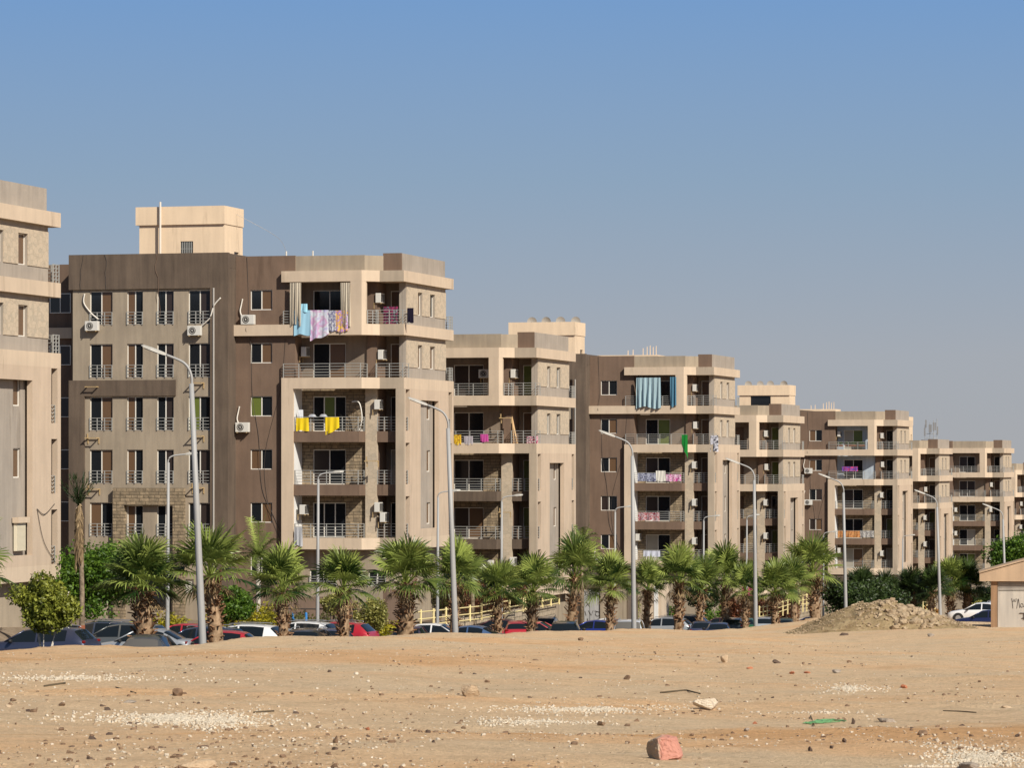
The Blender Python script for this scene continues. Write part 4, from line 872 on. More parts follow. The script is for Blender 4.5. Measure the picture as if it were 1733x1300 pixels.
# ------------------------------------------------------------------ trees and shrubs
def leaves(bm, sh, r, c, rad, n, size, hollow=.55, squash=1):
    for _ in range(n):
        v = Vector((r.gauss(0, 1), r.gauss(0, 1), r.gauss(0, 1))).normalized()*(hollow+(1-hollow)*r.random()**.6); p = Vector(c)+Vector((v.x*rad[0], v.y*rad[1], v.z*rad[2]))
        a = Vector((r.gauss(0, 1), r.gauss(0, 1), r.gauss(0, .7)+.3)).normalized(); b = a.cross(Vector((r.gauss(0, 1), r.gauss(0, 1), r.gauss(0, 1)))).normalized(); s = size*r.uniform(.6, 1.3)
        bm.faces.new([bm.verts.new(x) for x in (p-a*s, p+b*s*.5, p+a*s, p-b*s*.5)]); sh.append(r.uniform(.1, .9))
def tree(name, base, H, spread, m, label, cat, seed, stems=1, bare=.35, n=4200, leaf=.11, bark=TBARK, blobs=26, group=None, flat=1.0, tr=.09):
    r = random.Random(seed); rt = thing(name, label, cat, base, 0, group)
    bm = bmesh.new(); tips = []
    for k in range(stems):
        o = Vector((r.uniform(-.14, .14), r.uniform(-.14, .14), -.2)) if stems > 1 else Vector((0, 0, -.2)); f = Vector((r.uniform(-.25, .25)*spread if stems > 1 else 0, r.uniform(-.2, .2)*spread if stems > 1 else 0, H*(bare+.15)))
        tube(bm, bez([o, o*.6+f*.5+Vector((r.uniform(-.05, .05), 0, 0)), f], 4), [tr*(1-.05*i) for i in range(9)], 7); tips.append(f)
        for q in range(4): e = f+Vector((r.uniform(-.22, .22)*spread, r.uniform(-.22, .22)*spread, r.uniform(.1, .28)*H)); tube(bm, bez([f*.85, f+(e-f)*.4, e], 3), [tr*.6-.006*i for i in range(7)], 5)
    new('trunk', fin(bm, 'trunk', bark, True), rt)
    bm = bmesh.new(); sh = []; zc = H*(bare+1)/2; hh = H*(1-bare)/2
    for k in range(blobs):
        v = Vector((r.gauss(0, 1), r.gauss(0, 1), r.gauss(0, 1))).normalized()*r.uniform(.35, .85); c = (v.x*spread*.5, v.y*spread*.5, zc+v.z*hh*.85); q = spread*r.uniform(.13, .24)
        leaves(bm, sh, r, c, (q, q, q*.8*flat), n//blobs, leaf, .3)
    new('crown', finsh(bm, 'crown', m, sh), rt); return rt
def G(px, w): X, Y = pw(px, w); return X, Y, hpark(X, Y)
x, y, z = G(76, -49.8)
tree('ornamental_tree', (x, y, z), 3.9, 2.3, OLIVE, 'rounded olive green tree on thin pale stems before the metallic blue car', 'tree', 5, 5, .36, 17000, .085, WBARK, 60, tr=.028)
x, y, z = G(160, -61.5); tree('leafy_tree', (x, y, z), 4.9, 5.0, FICUS, 'dense bright green tree between the first two apartment blocks', 'tree', 6, 1, .12, 15000, .10, TBARK, 60)
x, y, z = G(394, -56.5); tree('leafy_tree', (x, y, z), 3.3, 2.4, FICUS, 'green tree behind the palm right of the tallest lamp post', 'tree', 8, 1, .4, 6000, .09, TBARK, 30)
x, y, z = G(565, -58.7); tree('small_tree', (x, y, z), 3.3, 1.6, CROTON, 'small yellowish tree behind the fourth palm, beside a thin lamp post', 'tree', 9, 1, .45, 2800, .09, TBARK, 20)
x, y, z = G(1190, -59.5); tree('leafy_tree', (x, y, z), 4.2, 2.6, DKGRN, 'small dark tree between two palms left of the pink cloth', 'tree', 12, 1, .42, 5000, .11, TBARK, 26)
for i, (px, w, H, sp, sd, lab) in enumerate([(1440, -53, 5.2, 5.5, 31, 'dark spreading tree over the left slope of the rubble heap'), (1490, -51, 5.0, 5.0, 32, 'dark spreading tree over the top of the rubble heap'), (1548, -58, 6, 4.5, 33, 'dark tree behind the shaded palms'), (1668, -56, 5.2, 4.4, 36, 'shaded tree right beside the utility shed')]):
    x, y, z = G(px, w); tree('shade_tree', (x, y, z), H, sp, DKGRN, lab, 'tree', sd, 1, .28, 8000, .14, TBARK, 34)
x, y, z = G(1722, -43.0); tree('shade_tree', (x, y, plane(*aw(x, y))), 9.8, 7.0, FICUS, 'tall dark green tree at the right edge behind the utility shed', 'tree', 34, 1, .2, 16000, .15, TBARK, 60)
x, y, z = G(1655, -46.5); tree('small_tree', (x, y, z), 3.6, 1.6, CROTON, 'thin pale green sapling left of the utility shed', 'tree', 35, 2, .3, 2000, .11, TBARK, 16, tr=.05)
def shrub(px, w, H, sp, m, label, seed, n=2600, leaf=.085, ly=None, cat='shrub', dz=0):
    r = random.Random(seed); x, y, z = G(px, w); rt = thing('shrub', label, cat, (x, y, z+dz), -TH)
    bm = bmesh.new(); sh = []; ly = ly or sp
    nb = max(6, int(sp*ly*3))
    for k in range(nb): leaves(bm, sh, r, (r.uniform(-.5, .5)*sp*.8, r.uniform(-.5, .5)*ly*.8, H*r.uniform(.25, .75)), (min(sp, 1.6)*.3, min(ly, 1.6)*.3, H*.32), n//nb, leaf, .3)
    new('foliage', finsh(bm, 'foliage', m, sh), rt)
    bm = bmesh.new()
    for k in range(5): tube(bm, [(r.uniform(-.1, .1), r.uniform(-.1, .1), -.1), (r.uniform(-.3, .3)*sp, r.uniform(-.3, .3)*ly, H*.7)], .02, 5)
    new('stems', fin(bm, 'stems', TBARK), rt); return rt
shrub(198, -59.8, 1.35, 3.0, CROTON, 'pale yellow-green bush behind the grey estate at the left', 41)
shrub(280, -61.5, 1.2, 3.2, YHEDGE, 'bright yellow bush behind the thin lamp post at the left', 42)
shrub(408, -61, 1.9, 4.2, YHEDGE, 'bright yellow hedge bush right of the second palm', 43, 3600)
shrub(450, -61, 1.7, 3.6, GHEDGE, 'dull green hedge left of the third palm', 44, 3600)
shrub(520, -61.5, 1.2, 3.4, GHEDGE, 'low dull hedge between the third and fourth palms', 45, 3000)
shrub(627, -60.6, 2.3, 1.8, CROTON, 'tall yellow-green variegated bush right of the fourth palm', 46, 4200, .08)
shrub(652, -60.2, 1.2, 2.6, YHEDGE, 'low green-yellow hedge left of the thickest palm', 47, 3000)
for i, px in enumerate((735, 775, 815, 858)): shrub(px, -63.2, 2.0, 3.4, REDH if i != 0 else GHEDGE, ['green brown bush at the left end of the yellow railing', 'reddish bush behind the second tall lamp post', 'reddish bush behind the low palm right of the second tall lamp', 'reddish bush behind the middle of the yellow railing'][i], 50+i, 3200, .1, dz=.7)
shrub(1056, -59.6, 2.9, 2.0, CROTON, 'tall block of yellow-green croton left of the third tall lamp', 60, 5200, .1)
shrub(1130, -61, 2.2, 2.0, FICUS, 'green bush in the entrance garden right of the slender palm', 61, 2400, .1)
shrub(1205, -61, 2.0, 2.6, FICUS, 'green bush left of the pink cloth', 62, 2600, .1)
for i, px in enumerate((1238, 1290, 1325)): shrub(px, -61.5, 2.6, 3, REDH, ['rust red bush under the pink cloth', 'rust red bush right of the fourth tall lamp', 'rust red bush behind the yellow fence near the rubble heap'][i], 63+i, 3000, .12)
shrub(1572, -55.5, 2.8, 2.2, ORANGE, 'orange-yellow bush left of the sixth tall lamp', 70, 3000, .13)
shrub(1300, -49.4, .9, 1.0, YHEDGE, 'little green bush beside the foot of the fourth tall lamp', 71, 900, .08)
# tall thin palm with a withered crown, between the first two blocks
def dry_palm():
    x, y, z = G(138, -56.8); rt = thing('queen_palm', 'tall thin withered palm between the first two apartment blocks', 'palm tree', (x, y, z)); r = random.Random(3)
    zt = CZ-(800-HOR)/FPX*y-z; zc = zt-1.9
    bm = bmesh.new(); tube(bm, bez([(0, 0, -.2), (.02, 0, zc*.5), (-.1, 0, zc)], 5), [.13-.005*i for i in range(11)], 10); new('trunk', fin(bm, 'trunk', TBARK, True), rt)
    bm = bmesh.new(); tube(bm, [(0, 0, .9), (0, 0, 1.5)], .15, 10); new('painted_band', fin(bm, 'band', mat('red_brown_paint', (.25, .08, .04), .7)), rt)
    bm = bmesh.new(); sh = []
    for k in range(34):
        az = r.uniform(0, 6.28); o = Vector((math.cos(az), math.sin(az), 0)); L_ = r.uniform(.7, 2.0); p0 = Vector((-.1, 0, zc+r.uniform(-.2, .5)))
        P = [p0+o*.26*t*(1 if t < .5 else 1.4-.8*t)+Vector((0, 0, .8*t*(1-t)*2-L_*t*t)) for t in [i/7 for i in range(8)]]
        for a, b in zip(P, P[1:]):
            s = Vector((-o.y, o.x, 0)); bm.faces.new([bm.verts.new(q) for q in (a-s*.02, a+s*.02, b+s*.02, b-s*.02)]); sh.append(.7)
            for j in range(5): d = (s*r.choice((-1, 1))*r.uniform(.05, .16)+Vector((0, 0, -r.uniform(.1, .4)))); bm.faces.new([bm.verts.new(q) for q in (a, b, b+d)]); sh.append(r.random())
    new('dead_fronds', finsh(bm, 'dead_fronds', STRAW, sh), rt)
    bm = bmesh.new(); sh = []
    for k in range(26):
        az = r.uniform(0, 6.28); el = r.uniform(.5, 1.5); o = Vector((math.cos(az)*math.cos(el), math.sin(az)*math.cos(el), math.sin(el))); p0 = Vector((-.12, 0, zc+.5))
        for j in range(14): a = p0+o*r.uniform(.1, 1.3); d = (o+Vector((r.uniform(-1, 1), r.uniform(-1, 1), r.uniform(-.3, .6)))*.7).normalized()*.3; s = d.cross(o).normalized()*.02; bm.faces.new([bm.verts.new(q) for q in (a-s, a+s, a+d)]); sh.append(r.random()*.5)
        s = Vector((-o.y, o.x, 0)).normalized()*.015; bm.faces.new([bm.verts.new(q) for q in (p0-s, p0+s, p0+o*1.3)]); sh.append(.3)
    new('green_fronds', finsh(bm, 'green_fronds', DKGRN, sh), rt)
dry_palm()
def feather_palm():
    x, y, z = G(437, -60.8); rt = thing('feather_palm', 'slim feather palm with a white trunk, behind the third palm', 'palm tree', (x, y, z)); r = random.Random(4)
    zt = CZ-(862-HOR)/FPX*y-z; zc = zt-2.4
    bm = bmesh.new(); tube(bm, [(0, 0, -.2), (0, 0, zc*.6), (0, 0, zc)], [.16, .13, .09], 10); new('trunk', fin(bm, 'trunk', WBARK, True), rt)
    bm = bmesh.new(); sh = []
    for k in range(20):
        az = k*2.4; el = R(80-75*(k/19)**.8); o = Vector((math.cos(az), math.sin(az), 0)); L_ = 1.9+(.5 if k < 3 else 0); P = []
        for i in range(13): t = i/12; P.append(Vector((0, 0, zc))+o*L_*t*math.cos(el)*(1-.1*t)+Vector((0, 0, L_*t*math.sin(el)-1.1*t*t*math.cos(el))))
        q = r.uniform(.3, 1.0) if k < 5 else r.uniform(.0, .6)
        for a, b in zip(P, P[1:]):
            s = Vector((-o.y, o.x, 0)); bm.faces.new([bm.verts.new(v) for v in (a-s*.015, a+s*.015, b+s*.015, b-s*.015)]); sh.append(q)
            for sg in (-1, 1):
                for j in range(4): p = a.lerp(b, j/4); d = (b-a).normalized()*.22+s*sg*r.uniform(.28, .42)+Vector((0, 0, r.uniform(-.25, .05))); bm.faces.new([bm.verts.new(v) for v in (p, p+(b-a).normalized()*.035, p+d)]); sh.append(q+r.uniform(-.1, .1))
    new('crown', finsh(bm, 'crown', PALMG, sh), rt)
feather_palm()
def mop_palm(px, w, topy, label, seed):
    x, y, z = G(px, w); r = random.Random(seed); rt = thing('feather_palm', label, 'palm tree', (x, y, z)); zt = CZ-(topy-HOR)/FPX*y-z; zc = zt-.7
    bm = bmesh.new(); tube(bm, [(0, 0, -.2), (0, 0, zc*.6), (0, 0, zc)], [.18, .14, .1], 10); new('trunk', fin(bm, 'trunk', TBARK, True), rt)
    bm = bmesh.new(); sh = []
    for k in range(22):
        az = k*2.4; el = R(75-80*(k/21)); o = Vector((math.cos(az), math.sin(az), 0)); P = []
        for i in range(9): t = i/8; P.append(Vector((0, 0, zc))+o*1.9*t*math.cos(el)+Vector((0, 0, 1.7*t*math.sin(el)-1.2*t*t*math.cos(el))))
        for a, b in zip(P, P[1:]):
            s = Vector((-o.y, o.x, 0))
            for sg in (-1, 1):
                for j in range(4): p = a.lerp(b, j/4); d = (b-a).normalized()*.2+s*sg*r.uniform(.25, .4)+Vector((0, 0, r.uniform(-.3, 0))); bm.faces.new([bm.verts.new(v) for v in (p, p+(b-a).normalized()*.05, p+d)]); sh.append(r.uniform(.1, .6))
    new('crown', finsh(bm, 'crown', PALMG, sh), rt)
mop_palm(985, -60.5, 902, 'feather palm before the left corner of the blue curtain block', 5); mop_palm(800, -60.5, 952, 'drooping feather palm between the second tall lamp and the low palm', 9)

# ------------------------------------------------------------------ laundry, curtains and balcony clutter
def pattern(name, cols, kind='stripe', s=8.0):
    def f(t, b, col):
        tc = N(t, 'ShaderNodeTexCoord')
        if kind == 'stripe':
            w = N(t, 'ShaderNodeTexWave'); w.inputs['Scale'].default_value = s; w.inputs['Distortion'].default_value = .6; t.links.new(tc.outputs['Object'], w.inputs['Vector']); fac = w.outputs[0]; st = 'CONSTANT'
        elif kind == 'spots':
            w = N(t, 'ShaderNodeTexVoronoi'); w.inputs['Scale'].default_value = s; t.links.new(tc.outputs['Object'], w.inputs['Vector']); fac = w.outputs['Distance']; st = 'CONSTANT'
        else:
            w = N(t, 'ShaderNodeTexNoise'); w.inputs['Scale'].default_value = s; t.links.new(tc.outputs['Object'], w.inputs['Vector']); fac = w.outputs[0]; st = 'LINEAR'
        n = len(cols); lo, hi = (.0, .75) if kind == 'spots' else (.0, 1) if kind == 'stripe' else (.35, .75)
        r = ramp(t, [(lo+(hi-lo)*i/n, c) for i, c in enumerate(cols)]); r.color_ramp.interpolation = st; t.links.new(fac, r.inputs[0]); t.links.new(r.outputs[0], b.inputs['Base Color'])
    return mat(name, cols[0], .85, 0, .1, f)
def cloth(bi, x0, x1, z0, z1, m, label, cat='laundry', y=-.06, folds=3, amp=.05, slant=0, wave=.04, group=None):
    r = random.Random(int(abs(x0*97+z0*31)+bi)); bm = bmesh.new(); w, h = x1-x0, z1-z0; nx, nz = max(8, int(w*14)), 8; V = []
    for i in range(nx+1):
        u = i/nx; row = []
        for j in range(nz+1):
            v = j/nz; dy = amp*math.sin(u*folds*6.283+r.random()*.25+v*.6)*(.35+.65*v)+.35*amp*math.sin(u*folds*17+2*v+x0)-.02*v; bot = h*(1+wave*math.sin(u*7+x0)+slant*(u-.5))
            row.append(bm.verts.new((u*w+.03*v*math.sin(u*9), dy, -v*bot)))
        V.append(row)
    for i in range(nx):
        for j in range(nz): bm.faces.new((V[i][j], V[i+1][j], V[i+1][j+1], V[i][j+1]))
    bmesh.ops.solidify(bm, geom=bm.faces[:], thickness=.012)
    o = new(cat.replace(' ', '_'), fin(bm, cat, m, True), None, L2W(bi, x0, y, z1), -TH); return tag(o, label, cat, group)
def bx(bi, px): O = BS[bi][1]; s0 = FPX/O[1]; return (px-(866.5+FPX*O[0]/O[1]))/(s0*CT)
def bz(bi, py): O = BS[bi][1]; return CZ+(HOR-py)/FPX*O[1]-BS[bi][2]
def pc(bi, p0, p1, y0, y1, m, label, **k): return cloth(bi, bx(bi, p0), bx(bi, p1), bz(bi, y1), bz(bi, y0), m, label, **k)
C = lambda n, c: mat('cloth_'+n, c, .9, 0, .1)
STR = pattern('striped_awning_cloth', [(.60, .54, .43), (.34, .27, .19), (.64, .58, .47), (.22, .18, .14)], 'stripe', 2.6)
BLU = pattern('pale_blue_curtain', [(.30, .42, .46), (.42, .55, .58), (.22, .32, .38)], 'stripe', 1.6)
pc(1, 496, 525, 524, 566, C('sky_blue', (.30, .52, .66)), 'sky blue towel hanging from the top balcony of the laundry block', folds=1.5, amp=.03)
pc(1, 524, 556, 524, 571, pattern('lilac_sheet', [(.50, .46, .62), (.5, .28, .46), (.56, .6, .64), (.42, .38, .6)], 'noise', 1.6), 'lilac and pink bed sheet hanging right of the sky blue towel', folds=2, slant=-.25)
pc(1, 555, 568, 525, 560, pattern('grey_floral', [(.10, .10, .14), (.55, .56, .6), (.2, .2, .3)], 'spots', 9), 'grey floral cloth between the lilac sheet and the purple cloth')
pc(1, 567, 589, 525, 561, pattern('purple_yellow', [(.25, .08, .42), (.75, .5, .03), (.30, .12, .45), (.6, .55, .62)], 'noise', 4.5), 'purple and yellow flowered cloth at the right end of the top balcony')
pc(1, 508, 519, 513, 527, C('pale_blue_garment', (.30, .58, .72)), 'pale blue garment standing up above the sky blue towel', folds=1, cat='garment')
pc(1, 489, 508, 477, 549, STR, 'striped curtain gathered at the left end of the laundry balcony', cat='curtain', folds=3, amp=.1)
pc(1, 577, 593, 478, 552, STR, 'striped curtain gathered at the right end of the laundry balcony', cat='curtain', folds=3, amp=.1, slant=.1)
pc(1, 639, 664, 518, 548, pattern('dark_mixed', [(.02, .02, .04), (.3, .03, .1), (.03, .03, .05), (.25, .25, .28)], 'noise', 5), 'dark clothes drying on the side balcony of the laundry block', y=1.15)
pc(1, 682, 693, 521, 546, C('black', (.015, .012, .025)), 'black garment over the corner rail right of the dark clothes', y=.9, cat='garment')
pc(1, 498, 520, 707, 729, C('yellow', (.72, .52, .02)), 'yellow cloth at the left end of the middle balcony', folds=2, y=.12)
pc(1, 549, 572, 706, 731, C('yellow', (.72, .52, .02)), 'yellow cloth in the middle of the same balcony, hanging to a point', folds=2, slant=-.5, y=.12)
pc(1, 499, 508, 693, 712, C('white', (.7, .72, .75)), 'white garment above the left yellow cloth', y=.35, cat='garment')
pc(1, 497, 511, 893, 925, pattern('grey_striped', [(.45, .46, .48), (.07, .08, .1), (.5, .5, .52)], 'stripe', 4.5), 'grey striped cloth hanging outside the bottom balcony', folds=2, y=-.08)
for p, lab in ((525, 'upturned metal basin on the rail right of the left yellow cloth'), (544, 'upturned metal basin on the rail just left of the pointed yellow cloth')):
    bm = bmesh.new(); rr = [(0, .16), (.14, .15), (.2, .1), (.27, .0), (.29, -.01)]; n = 18; rings = [[bm.verts.new((math.cos(k*6.2832/n)*a, math.sin(k*6.2832/n)*a*.6, b)) for k in range(n)] for a, b in rr[1:]]; c = bm.verts.new((0, 0, .16))
    for k in range(n): bm.faces.new((c, rings[0][k], rings[0][(k+1) % n]))
    for i in range(3):
        for k in range(n): bm.faces.new((rings[i][k], rings[i][(k+1) % n], rings[i+1][(k+1) % n], rings[i+1][k]))
    tag(new('basin', fin(bm, 'basin', mat('basin_metal', (.6, .62, .66), .3, .5), True), None, L2W(1, bx(1, p), .25, 6.4+.86), -TH), lab, 'basin')
# hanging wicker chair on the laundry block
t = thing('hanging_chair', 'wicker hanging chair with a curved stand on the middle balcony', 'hanging chair', L2W(1, bx(1, 597), .9, 6.4), -TH)
bm = bmesh.new(); tube(bm, bez([(.1, 0, 0), (.28, 0, .8), (.1, 0, 1.7), (-.35, 0, 1.75)], 8), .035, 8); tube(bm, [(-.3, 0, .03), (.35, 0, .03)], .03, 6); new('stand', fin(bm, 'stand', WHITEF, True), t)
bm = bmesh.new()
for k in range(9): a = k*math.pi/9; tube(bm, [(-.3+.32*math.cos(a)*math.sin(q*math.pi/10), .32*math.sin(a)*math.sin(q*math.pi/10), .9-.45*math.cos(q*math.pi/10)) for q in range(0, 11)], .012, 4)
new('basket', fin(bm, 'basket', STRAW, True), t)
ZEB = pattern('zebra', [(.6, .58, .6), (.05, .04, .07), (.65, .62, .62), (.2, .15, .2)], 'stripe', 6)
pc(2, 768, 780, 736, 753, pattern('orange_yellow', [(.6, .28, .02), (.7, .5, .04), (.3, .1, .02)], 'noise', 5), 'orange and yellow cloth on the second block\'s terrace rail', y=.02)
pc(2, 785, 800, 738, 753, ZEB, 'black and white striped cloth on the second block\'s terrace rail', y=.02)
pc(2, 813, 826, 735, 748, C('magenta', (.5, .08, .3)), 'magenta cloth on the second block\'s terrace rail', y=.02)
pc(2, 884, 903, 738, 751, pattern('crimson_white', [(.4, .02, .08), (.6, .5, .52), (.35, .02, .1)], 'noise', 5), 'crimson and white cloth on the side terrace of the second block', y=1.1)
pc(3, 1078, 1119, 639, 690, BLU, 'wide pale blue curtain blowing out of the top middle balcony', cat='curtain', folds=5, amp=.13, y=-.14)
pc(3, 1135, 1145, 638, 688, C('teal_blue', (.07, .17, .25)), 'narrow dark blue curtain beside the wide pale blue one', cat='curtain', folds=2, amp=.09, y=-.1)
pc(3, 1154, 1164, 736, 764, C('bright_green', (.015, .2, .035)), 'bright green cloth hanging at the corner of the blue curtain block', slant=.9, folds=1)
pc(3, 1198, 1211, 737, 764, pattern('black_white_blanket', [(.02, .02, .03), (.6, .6, .66), (.02, .02, .03)], 'noise', 2.2), 'black and white blanket hanging right of the bright green cloth', y=.85, folds=1)
pc(3, 1079, 1110, 801, 815, pattern('navy_pattern', [(.03, .04, .12), (.4, .42, .5), (.04, .04, .1)], 'noise', 8), 'navy patterned cloth on a rail under the blue curtain balconies', y=.14)
pc(3, 1110, 1126, 797, 815, C('cream_white', (.62, .6, .54)), 'cream towel right of the navy patterned cloth', y=.14)
pc(3, 1127, 1152, 803, 815, pattern('pink_mix', [(.5, .04, .2), (.6, .5, .58), (.45, .05, .25)], 'noise', 4), 'pink and lilac clothes right of the cream towel', y=.14)
pc(3, 1080, 1116, 868, 882, pattern('red_white', [(.5, .46, .46), (.3, .03, .04), (.45, .4, .42), (.2, .03, .05)], 'noise', 4), 'red and white cloth on a lower rail of the blue curtain block', y=.14)
pc(3, 1089, 1117, 933, 943, C('lavender_white', (.5, .52, .6)), 'long whitish sheet on the bottom rail of the blue curtain block', y=.14)
pc(5, 1424, 1450, 790, 798, pattern('red_blue', [(.4, .02, .06), (.04, .08, .35), (.5, .05, .15)], 'noise', 5), 'red and blue clothes drying before the light blue balcony wall', y=.9)
pc(5, 1419, 1456, 899, 910, pattern('orange_rug', [(.35, .08, .02), (.55, .3, .12), (.3, .1, .04)], 'noise', 6), 'orange patterned rug on a rail of the blue balcony block', y=.12, cat='rug')
pc(5, 1456, 1478, 899, 910, pattern('white_pattern', [(.55, .52, .48), (.15, .14, .14), (.5, .48, .45)], 'noise', 7), 'white patterned cloth right of the orange rug', y=.12)
for i, p in enumerate((1422, 1436, 1445, 1458)):
    t = thing('planter', ['leftmost planter box', 'planter box second from the left', 'planter box third from the left', 'rightmost planter box'][i]+' on the top balcony of the blue balcony block', 'planter', L2W(5, bx(5, p), .3, 12.8+.3), -TH, 'planter boxes on the top balcony')
    bm = bmesh.new(); box(bm, -.32, .32, -.12, .12, 0, .24); bmesh.ops.bevel(bm, geom=bm.edges[:], offset=.02, segments=1, affect='EDGES'); new('box', fin(bm, 'box', mat('terracotta', (.3, .13, .07), .8)), t)
    bm = bmesh.new(); sh = []; leaves(bm, sh, random.Random(i), (0, 0, .38), (.32, .14, .18), 160, .06); new('plant', finsh(bm, 'plant', FICUS, sh), t)
X, Y = pw(1256, -60.5); tag(cloth(4, 0, .9, 0, .75, C('hot_pink', (.5, .05, .2)), 'hot pink cloth hung behind the palms left of the fourth tall lamp'), kind=None)
bpy.data.objects[[o.name for o in bpy.data.objects if o.get('label', '').startswith('hot pink')][0]].location = (X, Y, CZ-(994-HOR)/FPX*Y)
tag(new('wooden_frame', (lambda bm: (box(bm, -.6, 1.2, .05, .12, -2.6, -.78), box(bm, -.65, -.58, .0, .05, -2.6, 0), box(bm, 1.2, 1.27, 0, .05, -2.6, 0), box(bm, -.65, 1.27, .0, .05, -.0, .06), fin(bm, 'frame', mat('old_wood', (.22, .16, .09), .9), merge=False))[-1])(bmesh.new()), None, (X, Y+.05, CZ-(994-HOR)/FPX*Y), -TH), 'wooden screen frame carrying the hot pink cloth', 'wooden screen')
# planks leaning in the second block's side terrace
bm = bmesh.new(); tube(bm, [(.9, 1.3, 0), (.45, 1.6, 1.75)], .07, 4); tube(bm, [(.7, 1.2, 0), (.5, 1.5, 1.9)], .04, 4)
tag(new('plank', fin(bm, 'plank', mat('raw_wood', (.5, .33, .17), .8)), None, L2W(2, 0, 0, 9.6), -TH), 'wooden planks leaning inside the second block\'s side terrace', 'plank')

# ------------------------------------------------------------------ roller shutter, cable swag on nearest block
bm = bmesh.new(); box(bm, 2.02, 2.16, 6.85, 7.85, .7, 1.95)
for i in range(24): box(bm, 2.16, 2.175, 6.87, 7.83, .72+i*.051, .755+i*.051)
sh_ = new('roller_shutter', fin(bm, 'roller_shutter', mat('ivory_shutter', (.66, .6, .46), .6), merge=False), BUILD[0][0], (0, 0, GZ))
bm = bmesh.new(); box(bm, 2.0, 2.3, 6.75, 8.0, 1.95, 2.2); new('shutter_box', fin(bm, 'shutter_box', CREAM), BUILD[0][0], (0, 0, GZ))
bm = bmesh.new(); tube(bm, bez([(2.4, 8.6, 2.55), (2.42, 9.4, 2.3), (2.4, 10.6, 2.75)], 8), .018, 5); tube(bm, bez([(2.4, 8.6, 2.55), (2.42, 9.3, 1.1), (2.4, 10.7, .1)], 10), .015, 5); new('loose_cable', fin(bm, 'loose_cable', CABLE, True), BUILD[0][0], (0, 0, GZ))
# pipe, poles and wire on the laundry block roof; antenna on the far roof
rt1 = BUILD[1][0]; bm = bmesh.new(); tube(bm, [(-16.15, 8.72, 16.2), (-16.15, 8.72, 21.0)], .07, 8); new('vent_pipe', fin(bm, 'vent_pipe', mat('white_pipe', (.65, .6, .52), .5)), rt1, (0, 0, GZ))
for x in (-5.6, -3.9): bm = bmesh.new(); tube(bm, [(x, 2.5, 16.2), (x, 2.5, 17.35)], .05, 8); new('vent_pipe', fin(bm, 'vent_pipe', MATS['white_pipe']), rt1, (0, 0, GZ))
bm = bmesh.new(); tube(bm, bez([(-11.9, 11, 20.3), (-8.5, 9, 18.7), (-5.6, 2.5, 17.3)], 8), .012, 4); new('cable', fin(bm, 'cable', PIPE), rt1, (0, 0, GZ))
bi = 6; rt = BUILD[bi][0]; tw = thing('phone_antenna', 'cluster of white phone antennas on the small looking cream block', 'antenna', L2W(bi, 0.6, 6, 16.95), -TH); tw.scale = (.6, .6, .8)
bm = bmesh.new()
for x, y in ((-1.2, 0), (-.3, .4), (.5, 0), (1.1, .5)): tube(bm, [(x, y, -.8), (x, y, 2.8+.4*x)], .06, 6)
for z in (.3, 1.0): tube(bm, [(-1.2, 0, z), (.5, 0, z)], .04, 5); tube(bm, [(.5, 0, z), (1.1, .5, z)], .04, 5)
new('mast', fin(bm, 'mast', LAMP), tw)
for x, y, z in ((-1.25, -.15, .7), (-.3, -.2, 1.2), (.0, -.2, 1.2), (.5, -.2, 1.5), (.85, -.1, 1.5), (1.2, .3, .9), (-1.0, -.2, 1.9)): bm = bmesh.new(); box(bm, x-.14, x+.14, y-.1, y+.1, z, z+1.15); new('panel_antenna', fin(bm, 'panel_antenna', mat('antenna_grey', (.24, .24, .24), .6)), tw)

# ------------------------------------------------------------------ walls, railings and utility room in the gardens
YEL = mat('pale_yellow_paint', (.72, .60, .30), .6); WALLM = mat('garden_wall_plaster', (.42, .34, .25), .9, build=plaster(.12, .12)); CONC = mat('cut_stone', (.45, .38, .29), .9, build=stone(.6, .3, (.36, .3, .22)))
def fence(p0, p1, zt0, zt1, n, label, h=.95, wall=None):
    A, B = Vector((*pw(*p0), 0)), Vector((*pw(*p1), 0)); A.z, B.z = zt0, zt1
    rt = thing('railing', label, 'railing', (A.x, A.y, A.z-h), 0, 'yellow garden railings'); O = Vector((A.x, A.y, A.z-h)); d = (B-A)
    for i in range(n+1):
        p = A+d*(i/n)-O; bm = bmesh.new(); tube(bm, [(p.x, p.y, p.z-h), (p.x, p.y, p.z+.06)], .07, 6); new('post', fin(bm, 'post', YEL), rt)
    for dz in (-.08, -.5, -.86):
        bm = bmesh.new(); a, b = A-O+Vector((0, 0, dz)), B-O+Vector((0, 0, dz)); tube(bm, [a, b], .04, 6); new('rail', fin(bm, 'rail', YEL), rt)
def gwall(p0, p1, z0, z1, label, th=.25, zb=-9, m=None):
    A, B = Vector((*pw(*p0), 0)), Vector((*pw(*p1), 0)); n = Vector((-(B-A).y, (B-A).x, 0)).normalized()*th; bm = bmesh.new()
    lo = [bm.verts.new((q.x, q.y, zb)) for q in (A, B, B+n, A+n)]; hi = [bm.verts.new((q.x, q.y, z)) for q, z in ((A, z0), (B, z1), (B+n, z1), (A+n, z0))]
    bm.faces.new(lo); bm.faces.new(hi)
    for k in range(4): bm.faces.new((lo[k], lo[(k+1) % 4], hi[(k+1) % 4], hi[k]))
    return tag(new('garden_wall', fin(bm, 'garden_wall', m or CONC), None), label, 'wall')
ztop = lambda px, w, py: CZ-(py-HOR)/FPX*pw(px, w)[1]
fence((690, -59.8), (815, -60.0), ztop(690, -59.8, 1036), ztop(815, -60, 1024), 6, 'lower left run of yellow railing behind the second tall lamp')
